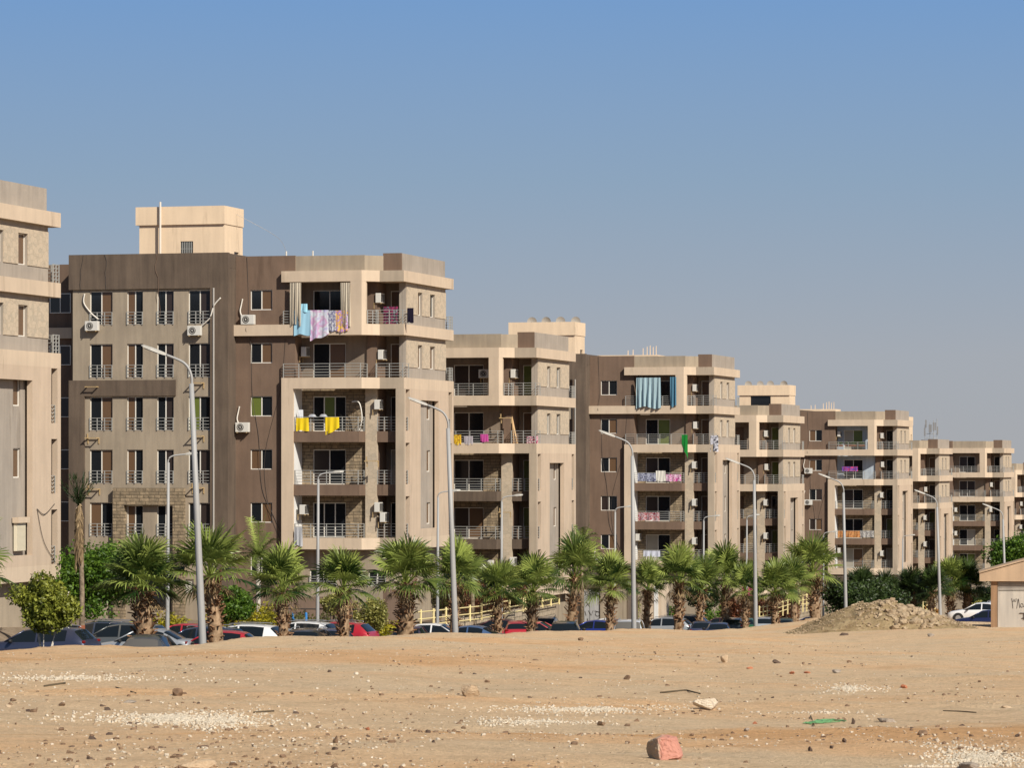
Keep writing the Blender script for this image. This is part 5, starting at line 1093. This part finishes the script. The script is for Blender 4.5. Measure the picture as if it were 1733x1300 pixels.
fence((815, -60.0), (885, -60.4), ztop(815, -60, 1023), ztop(885, -60.4, 1011), 3, 'middle run of yellow railing climbing between two palms')
fence((889, -61.0), (946, -61.6), ztop(889, -61, 1010), ztop(946, -61.6, 1000), 4, 'upper right run of yellow railing ending at the taller palm')
gwall((740, -60.3), (830, -60.5), ztop(740, -60.3, 1052), ztop(830, -60.5, 1040), 'low stone wall under the middle of the yellow railing')
gwall((860, -61.0), (950, -62.0), ztop(860, -61, 1034), ztop(950, -62, 1022), 'stepped stone base wall at the upper end of the yellow railing')
fence((1285, -60), (1305, -60), ztop(1285, -60, 1027), ztop(1305, -60, 1024), 3, 'short low yellow railing right of the fourth tall lamp')
fence((1308, -59.6), (1341, -59.6), ztop(1308, -60, 1021), ztop(1341, -60, 1011), 4, 'yellow railing between the palms left of the rubble heap', 1.3)
fence((1352, -61), (1378, -61), ztop(1352, -61, 1008), ztop(1378, -61, 1004), 4, 'upper yellow railing touching the tallest dark palm', 1.6)
gwall((1340, -61.3), (1384, -61.3), ztop(1340, -61, 1026), ztop(1384, -61, 1020), 'cut stone wall below the upper yellow railing')
fence((1562, -54.5), (1582, -54.5), ztop(1562, -54.5, 1018), ztop(1582, -54.5, 1018), 3, 'yellow railing under the orange bush', 1.2)
gwall((380, -61.9), (600, -61.9), ztop(380, -61.9, 1012), ztop(600, -61.9, 1010), 'long brown garden wall behind the hedges below the laundry block', m=BROWN)
gwall((655, -62.6), (700, -62.6), ztop(655, -62.6, 998), ztop(700, -62.6, 998), 'brown wall piece below the white railed window', m=BROWN)
# trellis frame and blue posts between hedges
bm = bmesh.new(); tube(bm, [(0, 0, 0), (0, 0, 1.5)], .04, 6); tube(bm, [(2.6, 0, 0), (2.6, 0, 1.5)], .04, 6); tube(bm, [(-1.2, 0, 1.5), (3.0, 0, 1.5)], .04, 6); tube(bm, [(1.4, 0, 1.5), (1.4, 0, 0.4)], .03, 6)
x, y, z = G(517, -60.6); tag(new('trellis_frame', fin(bm, 'trellis_frame', CABLE), None, (x, y, ztop(517, -60.6, 1031)-1.5), -TH), 'dark metal frame between the third and fourth palms', 'metal frame')
for px, lab in ((496, 'blue post left of the dark metal frame'), (518, 'blue post under the dark metal frame')):
    bm = bmesh.new(); tube(bm, [(0, 0, 0), (0, 0, .9), (0, 0, .95)], [.07, .07, .03], 8); zt = ztop(px, -59.9, 1037); X, Y = pw(px, -59.9); tag(new('post', fin(bm, 'post', mat('blue_paint', (.04, .2, .5), .6)), None, (X, Y, zt-.95)), lab, 'post')
# transformer room with grey doors before the blue curtain block
def poly_strokes(bm, strokes, r, M4):
    for s in strokes: tube(bm, [M4 @ Vector(p) for p in s], r, 5)
X, Y = pw(978, -60.8); zb = hpark(X, Y)-1.2; zt = ztop(978, -60.8, 972)
um = thing('utility_room', 'brown utility room with grey doors before the blue curtain block', 'utility building', (X, Y, zb), -TH); h = zt-zb; wd_ = 84/(FPX/Y)/CT
bm = bmesh.new(); wallgrid(bm, 'x', 0, wd_, 0, h, 0, .2, [(.0+.05, 1.55, 0, h-1.0)]); box(bm, 0, wd_, .2, 3, 0, h); new('wall', fin(bm, 'wall', DARK), um)
bm = bmesh.new(); box(bm, 1.6, wd_-.1, -.04, -.003, 0, h-1.0); new('plaster_panel', fin(bm, 'plaster_panel', BEIGE), um)
DOORM = mat('grey_door_paint', (.36, .36, .36), .6, build=plaster(.12, .2, .005))
for k, x in enumerate((.06, .82)):
    bm = bmesh.new(); box(bm, x, x+.73, .06, .1, 0, h-1.02); d = new('door', fin(bm, 'door', DOORM), um); bm = bmesh.new(); box(bm, x+.6, x+.64, .03, .06, 1.9, 2.2); new('handle', fin(bm, 'handle', CABLE), d)
bm = bmesh.new(); I = Matrix.Identity(4); zc = h-1.35; zd = h-2.75
ring = lambda cx, cz, rr: [(cx+rr*math.cos(a*.6283), .045, cz+rr*math.sin(a*.6283)) for a in range(11)]
for z_ in (zc, zd): poly_strokes(bm, [ring(1.4, z_, .16), [(1.4, .045, z_+.16), (1.2, .045, z_+.2)], [(.75, .045, z_+.22), (.95, .045, z_-.1), (1.08, .045, z_+.22)], [(.5, .045, z_+.18), (.58, .045, z_-.12)]], .02, I)
poly_strokes(bm, [[(.55, .045, zd+.5), (.8, .045, zd+.75)], [(.6, .045, zd+.8), (.85, .045, zd+.5)]], .02, I)
new('painted_writing', fin(bm, 'painted_writing', CABLE), um)
X, Y = pw(1089, -61.0); zt = ztop(1089, -61, 985); zb = hpark(X, Y)-1; bm = bmesh.new(); box(bm, 0, 31/(FPX/Y), 0, 2.5, 0, zt-zb)
us = thing('stair_wall', 'cream garden wall block right of the slender palm, with two white door panels', 'wall', (X, Y, zb), -TH); new('wall', fin(bm, 'wall', CREAM), us)
for q in (.15, .82): bm = bmesh.new(); box(bm, q, q+.32, -.04, -.003, .3, zt-zb-.35); new('panel', fin(bm, 'panel', INNER), us)
X, Y = pw(1382, -60.5); zt = ztop(1382, -60.5, 1002); bm = bmesh.new(); box(bm, 0, 2.6, 0, 2, 0, 4.5); bw = thing('utility_room', 'plain brown plastered box behind the left slope of the rubble heap', 'utility building', (X, Y, zt-4.5), -TH); new('wall', fin(bm, 'wall', BEIGE), bw); bm = bmesh.new(); box(bm, -1.5, 2.7, .05, 2.1, 4.5, 5.9); new('upper_wall', fin(bm, 'upper_wall', DARK), bw)

# ------------------------------------------------------------------ utility shed at the right
Y = 212.0; X = (1677-866.5)/FPX*Y; zb = hsand(X, Y); k = Y/FPX; zt = lambda py: CZ-(py-HOR)*k
KIO = mat('tan_shed_plaster', (.30, .185, .105), .9, build=plaster(.14, .18, .03)); KCAP = mat('shed_gable_plaster', (.46, .33, .215), .9, build=plaster(.12, .12)); KD = mat('shed_door_paint', (.47, .43, .37), .6, build=plaster(.07, .14, .004))
sd = thing('utility_shed', 'tan utility shed with grey double doors and a sloped gable, at the right edge', 'shed', (X, Y, zb-.4), R(-8))
dz = lambda py: zt(py)-(zb-.4); dx = lambda px: (px-1677)*k
bm = bmesh.new(); wallgrid(bm, 'x', 0, 6.2, 0, dz(982), 0, .3, [(dx(1688), dx(1688)+3.35, 0, dz(985))]); box(bm, 0, 6.2, .3, 3, 0, dz(982)); new('wall', fin(bm, 'wall', KIO), sd)
bm = bmesh.new(); ap = 3.1; pts = [(dx(1658), dz(984)), (6.2+dx(1697), dz(984)), (6.2+dx(1697), dz(971)), (ap, dz(971)+1.05), (dx(1658), dz(971))]
a = [bm.verts.new((p, -.25, q)) for p, q in pts]; b = [bm.verts.new((p, 3.3, q)) for p, q in pts]; bm.faces.new(a); bm.faces.new(b)
for i in range(5): bm.faces.new((a[i], a[(i+1) % 5], b[(i+1) % 5], b[i]))
new('gable', fin(bm, 'gable', KCAP), sd)
bm = bmesh.new(); s0 = [(dx(1657), dz(971)+.02), (ap, dz(971)+1.09), (6.25+dx(1697), dz(971)+.02)]
for (p, q), (p2, q2) in zip(s0, s0[1:]):
    v = [bm.verts.new(c) for c in ((p, -.32, q), (p2, -.32, q2), (p2, -.32, q2+.09), (p, -.32, q+.09), (p, 3.35, q), (p2, 3.35, q2), (p2, 3.35, q2+.09), (p, 3.35, q+.09))]
    for f in ((0, 1, 2, 3), (4, 5, 6, 7), (0, 1, 5, 4), (3, 2, 6, 7), (0, 3, 7, 4), (1, 2, 6, 5)): bm.faces.new([v[i] for i in f])
new('roof_edge', fin(bm, 'roof_edge', KCAP), sd)
d0 = dx(1688); dw = 1.66
for kk in range(2):
    x0 = d0+.02+kk*dw; bm = bmesh.new(); box(bm, x0, x0+dw-.03, .1, .15, 0, dz(1001)); d = new('door', fin(bm, 'door', KD), sd)
    bm = bmesh.new()
    for i in range(6): z_ = dz(1000)+.01+i*(dz(986)-dz(1000))/6; box(bm, x0+.05, x0+dw-.08, .06, .16, z_, z_+.045)
    box(bm, x0, x0+.05, .08, .17, dz(1001), dz(985.5)); box(bm, x0+dw-.08, x0+dw-.03, .08, .17, dz(1001), dz(985.5)); box(bm, x0+.05, x0+dw-.08, .2, .22, dz(1001), dz(985.5)); new('louvre', fin(bm, 'louvre', KD, merge=False), sd)
bm = bmesh.new(); xm = d0+dw; tube(bm, [(xm-.35, .06, 1.25), (xm+.02, .06, 1.25)], .025, 6); tube(bm, [(xm-.1, .06, 1.25), (xm-.1, .06, .85)], .022, 6); tube(bm, [(xm-.22, .06, .95), (xm-.02, .06, .95)], .02, 6); new('latch', fin(bm, 'latch', CABLE), sd)
zw = dz(1026); u = .035; gx = lambda px: dx(px)
st = [[(gx(1712), .085, dz(1013)), (gx(1712.8), .085, dz(1019)), (gx(1714), .085, dz(1030))], [(gx(1712), .085, dz(1014)), (gx(1713), .085, dz(1018)), (gx(1715), .085, dz(1018.5)), (gx(1716), .085, dz(1014)), (gx(1717), .085, dz(1018.5)), (gx(1719), .085, dz(1018.5)), (gx(1719.5), .085, dz(1013))],
      [(gx(1720.5), .085, dz(1030)), (gx(1722.6), .085, dz(1014)), (gx(1723.2), .085, dz(1014)), (gx(1725.5), .085, dz(1029))],
      [(gx(1729+2.2*math.cos(a*.6283)), .085, dz(1025+3.2*math.sin(a*.6283))) for a in range(11)], [(gx(1731), .085, dz(1026)), (gx(1732.5), .085, dz(1027.5)), (gx(1735), .085, dz(1027)), (gx(1735.5), .085, dz(1012))]]
bm = bmesh.new(); poly_strokes(bm, st, u*.42, Matrix.Identity(4)); new('painted_writing', fin(bm, 'painted_writing', CABLE), sd)

# ------------------------------------------------------------------ rubble heap
def heapmat(t, b, col):
    n = N(t, 'ShaderNodeTexNoise'); n.inputs['Scale'].default_value = 1.6; n.inputs['Detail'].default_value = 9; n.inputs['Roughness'].default_value = .75
    t.links.new(wpos(t, (1, 1, 1)), n.inputs['Vector']); r = ramp(t, [(.3, (.19, .125, .06)), (.5, (.36, .265, .145)), (.7, (.48, .37, .22))]); t.links.new(n.outputs[0], r.inputs[0])
    t.links.new(r.outputs[0], b.inputs['Base Color']); bump(t, b, n.outputs[0], 1, .25)
HEAP = mat('heap_earth', (.4, .3, .18), .95, 0, .1, heapmat)
HC = ground_at(1478, 1062); HY = 186.0
def heap_h(x, y):
    px = 866.5+FPX*x/y; Xc = (1475-866.5)/FPX*HY; u_ = (x-Xc)*FPX/HY; v_ = (y-HY)/5.0
    prof = [(-150, 0), (-120, 9), (-85, 22), (-50, 33), (-15, 41), (10, 44), (50, 37), (85, 29), (115, 21), (140, 12), (175, 0)]
    if u_ <= -150 or u_ >= 175: return 0
    for (a, p), (b, q) in zip(prof, prof[1:]):
        if a <= u_ <= b: hh = p+(q-p)*(u_-a)/(b-a); break
    hh *= HY/FPX*1.02; f = max(0, 1-v_*v_); f = f**.7
    return hh*f*(1+.25*(noise.noise(Vector((x*.9, y*.6, 3)))) + .12*noise.noise(Vector((x*2.6, y*2, 5))))
ht = thing('rubble_heap', 'long heap of earth and broken rubble before the dark trees', 'rubble heap', ((1475-866.5)/FPX*HY, HY, hsand((1475-866.5)/FPX*HY, HY)))
bm = bmesh.new(); hx = frange(13.5, 25.5, .11); hy = frange(180.6, 191.4, .25); V = {}
for i, x in enumerate(hx):
    for j, y in enumerate(hy): V[i, j] = bm.verts.new((x-ht.location.x, y-ht.location.y, hsand(x, y)+heap_h(x, y)-.06-ht.location.z))
for i in range(len(hx)-1):
    for j in range(len(hy)-1): bm.faces.new((V[i, j], V[i+1, j], V[i+1, j+1], V[i, j+1]))
new('earth', fin(bm, 'earth', HEAP, True, False), ht)
_b = bmesh.new(); bmesh.ops.create_icosphere(_b, subdivisions=1, radius=1)
ICO = ([v.co.copy() for v in _b.verts], [tuple(v.index for v in f.verts) for f in _b.faces]); _b.free()
def pyd(name, bm, m):
    me = bpy.data.meshes.new(name); me.from_pydata([tuple(v) for v in bm[0]], [], bm[1]); me.materials.append(m); me.update(); return me
def chunk(bm, c, s, r, flat=.75):
    M4 = Matrix.Translation(c) @ Matrix.Rotation(r.uniform(0, 6.28), 4, 'Z') @ Matrix.Rotation(r.uniform(-.7, .7), 4, 'X') @ Matrix.Diagonal((s*r.uniform(.7, 1.3), s*r.uniform(.7, 1.2), s*flat*r.uniform(.6, 1.1), 1))
    vs = []; off = Vector((c[0]*9, c[1]*7, s*50))
    for co in ICO[0]:
        q = co*(1+.35*noise.noise(co*1.7+off)); q = Vector([max(-.62, min(.62, a)) for a in q]); vs.append(M4 @ q)
    b = len(bm[0]); bm[0].extend(vs); bm[1].extend([(i+b, j+b, k+b) for i, j, k in ICO[1]])
r = random.Random(5); bm = ([], [])
for k in range(1500):
    x = r.uniform(14, 25.2); y = HY+r.uniform(-5, 2.5); hh = heap_h(x, y)
    if hh < .05: continue
    big = 1+2.2*math.exp(-((x-20.6)/1.4)**2); chunk(bm, Vector((x, y, hsand(x, y)+hh-.04))-ht.location, min(.34, (.03+.10*r.random()**1.8)*big*(1 if x > 17.5 else .7)), r)
tag(new('rubble_chunks', pyd('rubble', bm, mat('rubble_stone', (.46, .36, .235), .95, build=noisy((.22, .15, .09), 2.5))), ht), kind='stuff')
bm = bmesh.new(); box(bm, -.38, .38, -.1, .1, -.13, .13); p = Vector(((1463-866.5)/FPX*183, 183, 0)); p.z = CZ-(1046-HOR)/FPX*183
new('brick', fin(bm, 'brick', mat('brick_block', (.46, .29, .19), .9)), ht, p-ht.location, (R(-20), 0, R(-4)))

# ------------------------------------------------------------------ stones and litter on the sand
def rockmat(name, c1, c2, s=6):
    def f(t, b, col):
        tc = N(t, 'ShaderNodeTexCoord'); n = N(t, 'ShaderNodeTexNoise'); n.inputs['Scale'].default_value = s; n.inputs['Detail'].default_value = 8; n.inputs['Roughness'].default_value = .7
        t.links.new(tc.outputs['Object'], n.inputs['Vector']); q = ramp(t, [(.35, c1), (.65, c2)]); t.links.new(n.outputs[0], q.inputs[0]); t.links.new(q.outputs[0], b.inputs['Base Color']); bump(t, b, n.outputs[0], .9, .03)
    return mat(name, c1, .95, 0, .15, f)
RK = {'brown': rockmat('brown_rock', (.13, .08, .05), (.27, .18, .115)), 'dark': rockmat('dark_rock', (.07, .05, .04), (.16, .11, .08)), 'pale': rockmat('pale_rock', (.50, .42, .31), (.66, .57, .45)), 'grey': rockmat('grey_rock', (.24, .2, .16), (.38, .32, .26)), 'red': rockmat('reddish_brick', (.36, .12, .06), (.46, .2, .11)), 'tan': rockmat('tan_rock', (.38, .27, .17), (.52, .40, .27))}
def rock(px, py, wpx, hpx, m, label, seed, cuts=.72, grp='loose stones on the sand'):
    g = ground_at(px, py); s = g.y/FPX; r = random.Random(seed); bm = bmesh.new(); bmesh.ops.create_icosphere(bm, subdivisions=5 if wpx > 28 else 3, radius=1)
    off = Vector((seed*3.1, seed*1.7, 0)); a, b = wpx*s/2, hpx*s
    planes = [(Vector((r.gauss(0, 1), r.gauss(0, 1), r.gauss(0, .8))).normalized(), r.uniform(.42, .75)) for _ in range(11)]
    if seed == 77: planes = [(Vector(n_).normalized(), d_) for n_, d_ in (((-.75, -.66, .05), .50), ((.32, -.92, .22), .52), ((.1, -.1, 1), .55), ((.95, .1, .35), .72), ((.6, -.2, .8), .66), ((-.5, -.1, .9), .62), ((0, 1, 0), .6))]
    for v in bm.verts:
        q = v.co*(1.1+.22*noise.noise(v.co*1.5+off))
        for n_, d_ in planes:
            e = q.dot(n_)-d_
            if e > 0: q -= n_*e*.92
        q += v.co*(.05*noise.noise(v.co*6+off)+.025*noise.noise(v.co*15+off)); v.co = q
    mn = [min(v.co[k] for v in bm.verts) for k in range(3)]; mx = [max(v.co[k] for v in bm.verts) for k in range(3)]
    for v in bm.verts: v.co = Vector(((v.co.x-mn[0])/(mx[0]-mn[0])*2*a-a, (v.co.y-mn[1])/(mx[1]-mn[1])*1.7*a-.85*a, (v.co.z-mn[2])/(mx[2]-mn[2])*b*1.15-.15*b))
    o = new('rock', fin(bm, 'rock', RK[m] if isinstance(m, str) else m), None, (g.x, g.y, g.z-.01), r.uniform(-.3, .3)); return tag(o, label, 'rock', grp)
ROCKS = [(796, 1178, 32, 20, 'tan', 'rounded tan boulder right of the centre of the sand field'), (300, 1179, 18, 15, 'brown', 'brown angular rock above the left white gravel patch'),
 (1194, 1200, 44, 20, 'pale', 'large pale broken rock right of the long white gravel bands'), (338, 1304, 58, 20, 'tan', 'flat tan rock cut off at the bottom edge, left of centre'), (395, 1297, 14, 8, 'brown', 'small brown stone right of the flat tan rock at the bottom'),
 (568, 1258, 11, 14, 'brown', 'upright brown stone below the centre-left of the sand'), (591, 1258, 11, 8, 'tan', 'small light stone touching the upright brown stone'), (1018, 1229, 14, 9, 'brown', 'brown stone at the right end of the lower white gravel band'),
 (1077, 1222, 10, 7, 'brown', 'small brown stone right of the lower gravel band end'), (1226, 1122, 13, 14, 'tan', 'pointed light stone in the far middle of the sand'), (1061, 1151, 12, 9, 'brown', 'dark brown stone left of centre-right, above the twigs'),
 (1315, 1123, 15, 7, 'dark', 'dark flat stone right of the pointed light stone'), (1444, 1226, 7, 12, 'dark', 'thin dark upright stone right of the green strip'), (1429, 1257, 8, 9, 'dark', 'blackish stone below the right end of the green strip'),
 (1371, 1272, 8, 10, 'dark', 'dark upright lump right of the pink rock'), (1407, 1268, 7, 7, 'dark', 'small dark lump second to the right of the pink rock'), (1560, 1245, 18, 10, 'brown', 'brown stone in the orange earth at the right'),
 (1500, 1222, 30, 8, 'grey', 'long flat grey rock in the orange earth right of the green strip'), (1640, 1302, 34, 14, 'grey', 'grey rock with a dark side at the bottom right corner'), (1530, 1165, 12, 7, 'red', 'small red brick piece at the far right of the sand'),
 (1340, 1141, 10, 5, 'red', 'left one of two red brick bits in the middle distance'), (1366, 1140, 12, 4, 'red', 'right one of two red brick bits in the middle distance'), (1269, 1133, 12, 5, 'red', 'pinkish flat stone between the pointed stone and the brick bits'),
 (204, 1112, 13, 7, 'brown', 'brown stone near the sand edge below the dusty hatchback'), (562, 1112, 9, 8, 'brown', 'brown stone left of a pinkish one near the far sand edge'), (590, 1114, 15, 6, 'red', 'faded pink stone near the far sand edge'), (452, 1096, 12, 8, 'brown', 'brown stone on the far sand edge below the third palm'),
 (220, 1190, 24, 6, 'grey', 'flat grey stone left of the brown angular rock'), (705, 1116, 16, 4, 'brown', 'thin brown stone in the far middle left'), (736, 1117, 12, 4, 'brown', 'thin dark stone beside a long twig in the far middle left'), (825, 1156, 10, 6, 'brown', 'small brown stone above and right of the tan boulder'),
 (558, 1139, 8, 6, 'dark', 'small dark stone in the left middle of the sand'), (603, 1142, 10, 5, 'pale', 'pale little stone in the left middle of the sand'), (105, 1195, 12, 7, 'brown', 'brown stone left of the flat grey stone'), (23, 1187, 12, 6, 'brown', 'brown stone at the left edge of the sand'),
 (57, 1206, 12, 7, 'brown', 'dark brown stone near the left edge, below its neighbour'), (622, 1236, 8, 6, 'red', 'small brick red stone above the upright brown stone'), (734, 1258, 8, 7, 'dark', 'small dark stone in the lower centre'), (1262, 1292, 8, 6, 'brown', 'small brown stone lower right of the pink rock'),
 (1062, 1259, 9, 6, 'brown', 'small brown stone left of the pink rock'), (1264, 1238, 10, 7, 'grey', 'small grey stone below the green strip\'s left end'), (1278, 1226, 9, 6, 'red', 'reddish stone left of the green strip'), (1576, 1078, 12, 6, 'grey', 'grey stone on the far sand below the rubble heap\'s right end'),
 (1428, 1076, 16, 5, 'dark', 'dark lump on the far sand below the rubble heap'), (983, 1085, 10, 6, 'brown', 'brown stone on the far sand below the middle palms'), (907, 1118, 12, 3, 'brown', 'thin dark chip in the far middle'), (1416, 1139, 16, 6, 'grey', 'grey stone pair in the far right middle'),
 (1437, 1122, 9, 5, 'brown', 'small brown stone above the grey stone pair'), (1703, 1200, 16, 7, 'tan', 'tan stone at the far right above the orange earth'), (1722, 1247, 10, 6, 'dark', 'dark stone near the right edge'), (1628, 1230, 12, 5, 'dark', 'dark chip in the orange earth near the right'), (76, 1256, 14, 5, 'brown', 'flat brown stone at the lower left'),
 (170, 1264, 6, 5, 'dark', 'tiny dark stone at the lower left'), (896, 1297, 12, 4, 'brown', 'flat dark stone at the bottom centre'), (1192, 1286, 22, 5, 'tan', 'flat tan stone right of the pink rock base'), (1150, 1100+160, 7, 5, 'dark', 'small dark stone right above the pink rock')]
for i, a in enumerate(ROCKS): rock(*a, i+1)
def pinkmat(t, b, col):
    tc = N(t, 'ShaderNodeTexCoord'); n = N(t, 'ShaderNodeTexNoise'); n.inputs['Scale'].default_value = 9; n.inputs['Detail'].default_value = 8; t.links.new(tc.outputs['Object'], n.inputs['Vector'])
    s = N(t, 'ShaderNodeSeparateXYZ'); t.links.new(tc.outputs['Object'], s.inputs[0]); ad = N(t, 'ShaderNodeMath', operation='MULTIPLY_ADD'); ad.inputs[1].default_value = .25; t.links.new(n.outputs[0], ad.inputs[0]); t.links.new(s.outputs[0], ad.inputs[2])
    q = ramp(t, [(.0, (.36, .27, .18)), (.085, (.42, .31, .22)), (.115, (.47, .22, .165)), (1, (.52, .26, .20))]); t.links.new(ad.outputs[0], q.inputs[0]); t.links.new(q.outputs[0], b.inputs['Base Color']); bump(t, b, n.outputs[0], .8, .03)
rock(1123, 1285, 66, 41, mat('pink_painted_concrete', (.5, .3, .24), .9, 0, .15, pinkmat), 'largest rock, a pink faced broken concrete block at the bottom centre-right', 77)
def rayp(r, cx, cy, rx, ry): a = r.uniform(0, 6.28); q = min(1.6, abs(r.gauss(0, .55))); w_ = 1+.35*math.sin(a*3+cx)+.2*math.sin(a*7+cy); return cx+math.cos(a)*q*rx*w_, min(1299, cy+math.sin(a)*q*ry*w_)
def pebbles(name, n, gen, size, mt, seed, flat=.6):
    r = random.Random(seed); bm = ([], [])
    for _ in range(n):
        g = gen(r)
        if g is None: continue
        s = size(r); chunk(bm, Vector((g.x, g.y, g.z+s*.1)), s, r, flat)
    return tag(new(name, pyd(name, bm, mt)), kind='stuff')
def field(r):
    y = 33+(150-33)*r.random()**1.5; x = r.uniform(-.155, .16)*y; a, w = aw(x, y)
    if noise.noise(Vector((x*.22, y*.12, 31)))+.5*noise.noise(Vector((x*.8, y*.4, 8))) < r.uniform(-.35, .35): return None      # debris lies in drifts
    return Vector((x, y, hsand(x, y))) if w > -45 else None
GRAV = rockmat('white_gravel', (.42, .35, .26), (.72, .64, .51), 14)
pebbles('scattered_pale_pebbles', 13000, field, lambda r: .008+.03*r.random()**5, GRAV, 11, .9)
pebbles('scattered_brown_pebbles', 7000, field, lambda r: .008+.045*r.random()**4.5, RK['brown'], 12, .9)
pebbles('scattered_dark_stones', 420, field, lambda r: .015+.045*r.random()**2.5, RK['dark'], 15, .9)
pebbles('scattered_earth_clods', 6000, field, lambda r: .010+.04*r.random()**4.5, RK['tan'], 13, .7)
def patch(cx, cy, rx, ry): 
    def f(r): p = rayp(r, cx, cy, rx, ry); return ground_at(*p)
    return f
for i, (cx, cy, rx, ry, n, sz, lab) in enumerate([(300, 1218, 150, 14, 1900, .024, ''), (380, 1221, 110, 10, 700, .02, ''), (120, 1149, 230, 8, 650, .026, ''), (990, 1202, 170, 8, 1100, .022, ''), (900, 1223, 120, 7, 650, .02, ''), (1440, 1166, 60, 8, 600, .022, ''), (1660, 1285, 120, 26, 1700, .02, ''), (1400, 1207, 90, 4, 130, .02, '')]):
    pebbles('white_gravel_patch', n, patch(cx, cy, rx, ry), lambda r: sz*r.uniform(.5, 1.5), GRAV, 20+i, 1.1)
# orange earth spread at the right (a thin layer of loose soil)
# green plastic strip, twigs and dark scraps
def strip_obj(pts, r_, m, name, label, cat):
    g0 = ground_at(*pts[0]); bm = bmesh.new(); P = [ground_at(*p)-g0+Vector((0, 0, .015)) for p in pts]; tube(bm, bez(P, 4), r_, 5); return tag(new(name, fin(bm, name, m, True), None, g0), label, cat)
GRN = mat('green_plastic', (.13, .30, .13), .6)
t = thing('plastic_netting', 'crumpled green plastic strip lying in the orange earth', 'plastic strip', ground_at(1388, 1224))
bm = bmesh.new(); r = random.Random(2)
for k in range(12):
    a, b = r.uniform(1343, 1385), r.uniform(1385, 1432); p = [ground_at(a, 1225+r.uniform(-2, 3)), ground_at((a+b)/2, 1223+r.uniform(-3, 3)), ground_at(b, 1222+r.uniform(-3, 2))]; tube(bm, bez([q-t.location+Vector((0, 0, .01+.015*r.random())) for q in p], 4), .008, 4)
new('strands', fin(bm, 'strands', GRN), t)
TW = mat('twig_wood', (.10, .075, .045), .9)
for i, (pts, rr, lab) in enumerate([([(1118, 1174), (1150, 1171), (1160, 1170)], .018, 'dark curved bark strip in the middle of the sand'), ([(1162, 1170), (1185, 1176)], .015, 'thin twig right of the dark bark strip'),     ([(75, 1163), (110, 1158)], .02, 'long dry twig at the left'), ([(196, 1165), (230, 1175)], .012, 'thin twig left of the brown angular rock'), ([(740, 1116), (800, 1116)], .015, 'long dry twig beside a thin dark stone'), ([(1596, 1205), (1625, 1206), (1652, 1208)], .010, 'long dark twig in the orange earth'), ([(1372, 1214), (1378, 1230)], .01, 'stalk sticking across the green plastic strip'), ([(430, 1208), (463, 1206)], .015, 'pale stick beside the left gravel patch')]):
    strip_obj(pts, rr, TW, 'twig', lab, 'twig')

# loose cables hanging over the dark roof fascia of the laundry block
for x0_, k_ in ((-17.4, 0), (-15.9, 1), (-12.7, 2)):
    bm = bmesh.new(); rc = random.Random(k_); tube(bm, [(x0_+rc.uniform(-.08, .08)+.03*i*(k_-1), -1.07, 17.1-i*.35) for i in range(7 if k_ < 2 else 12)], .016, 4); new('cable', fin(bm, 'cable', CABLE if k_ < 2 else BROWN), BUILD[1][0], (0, 0, GZ))
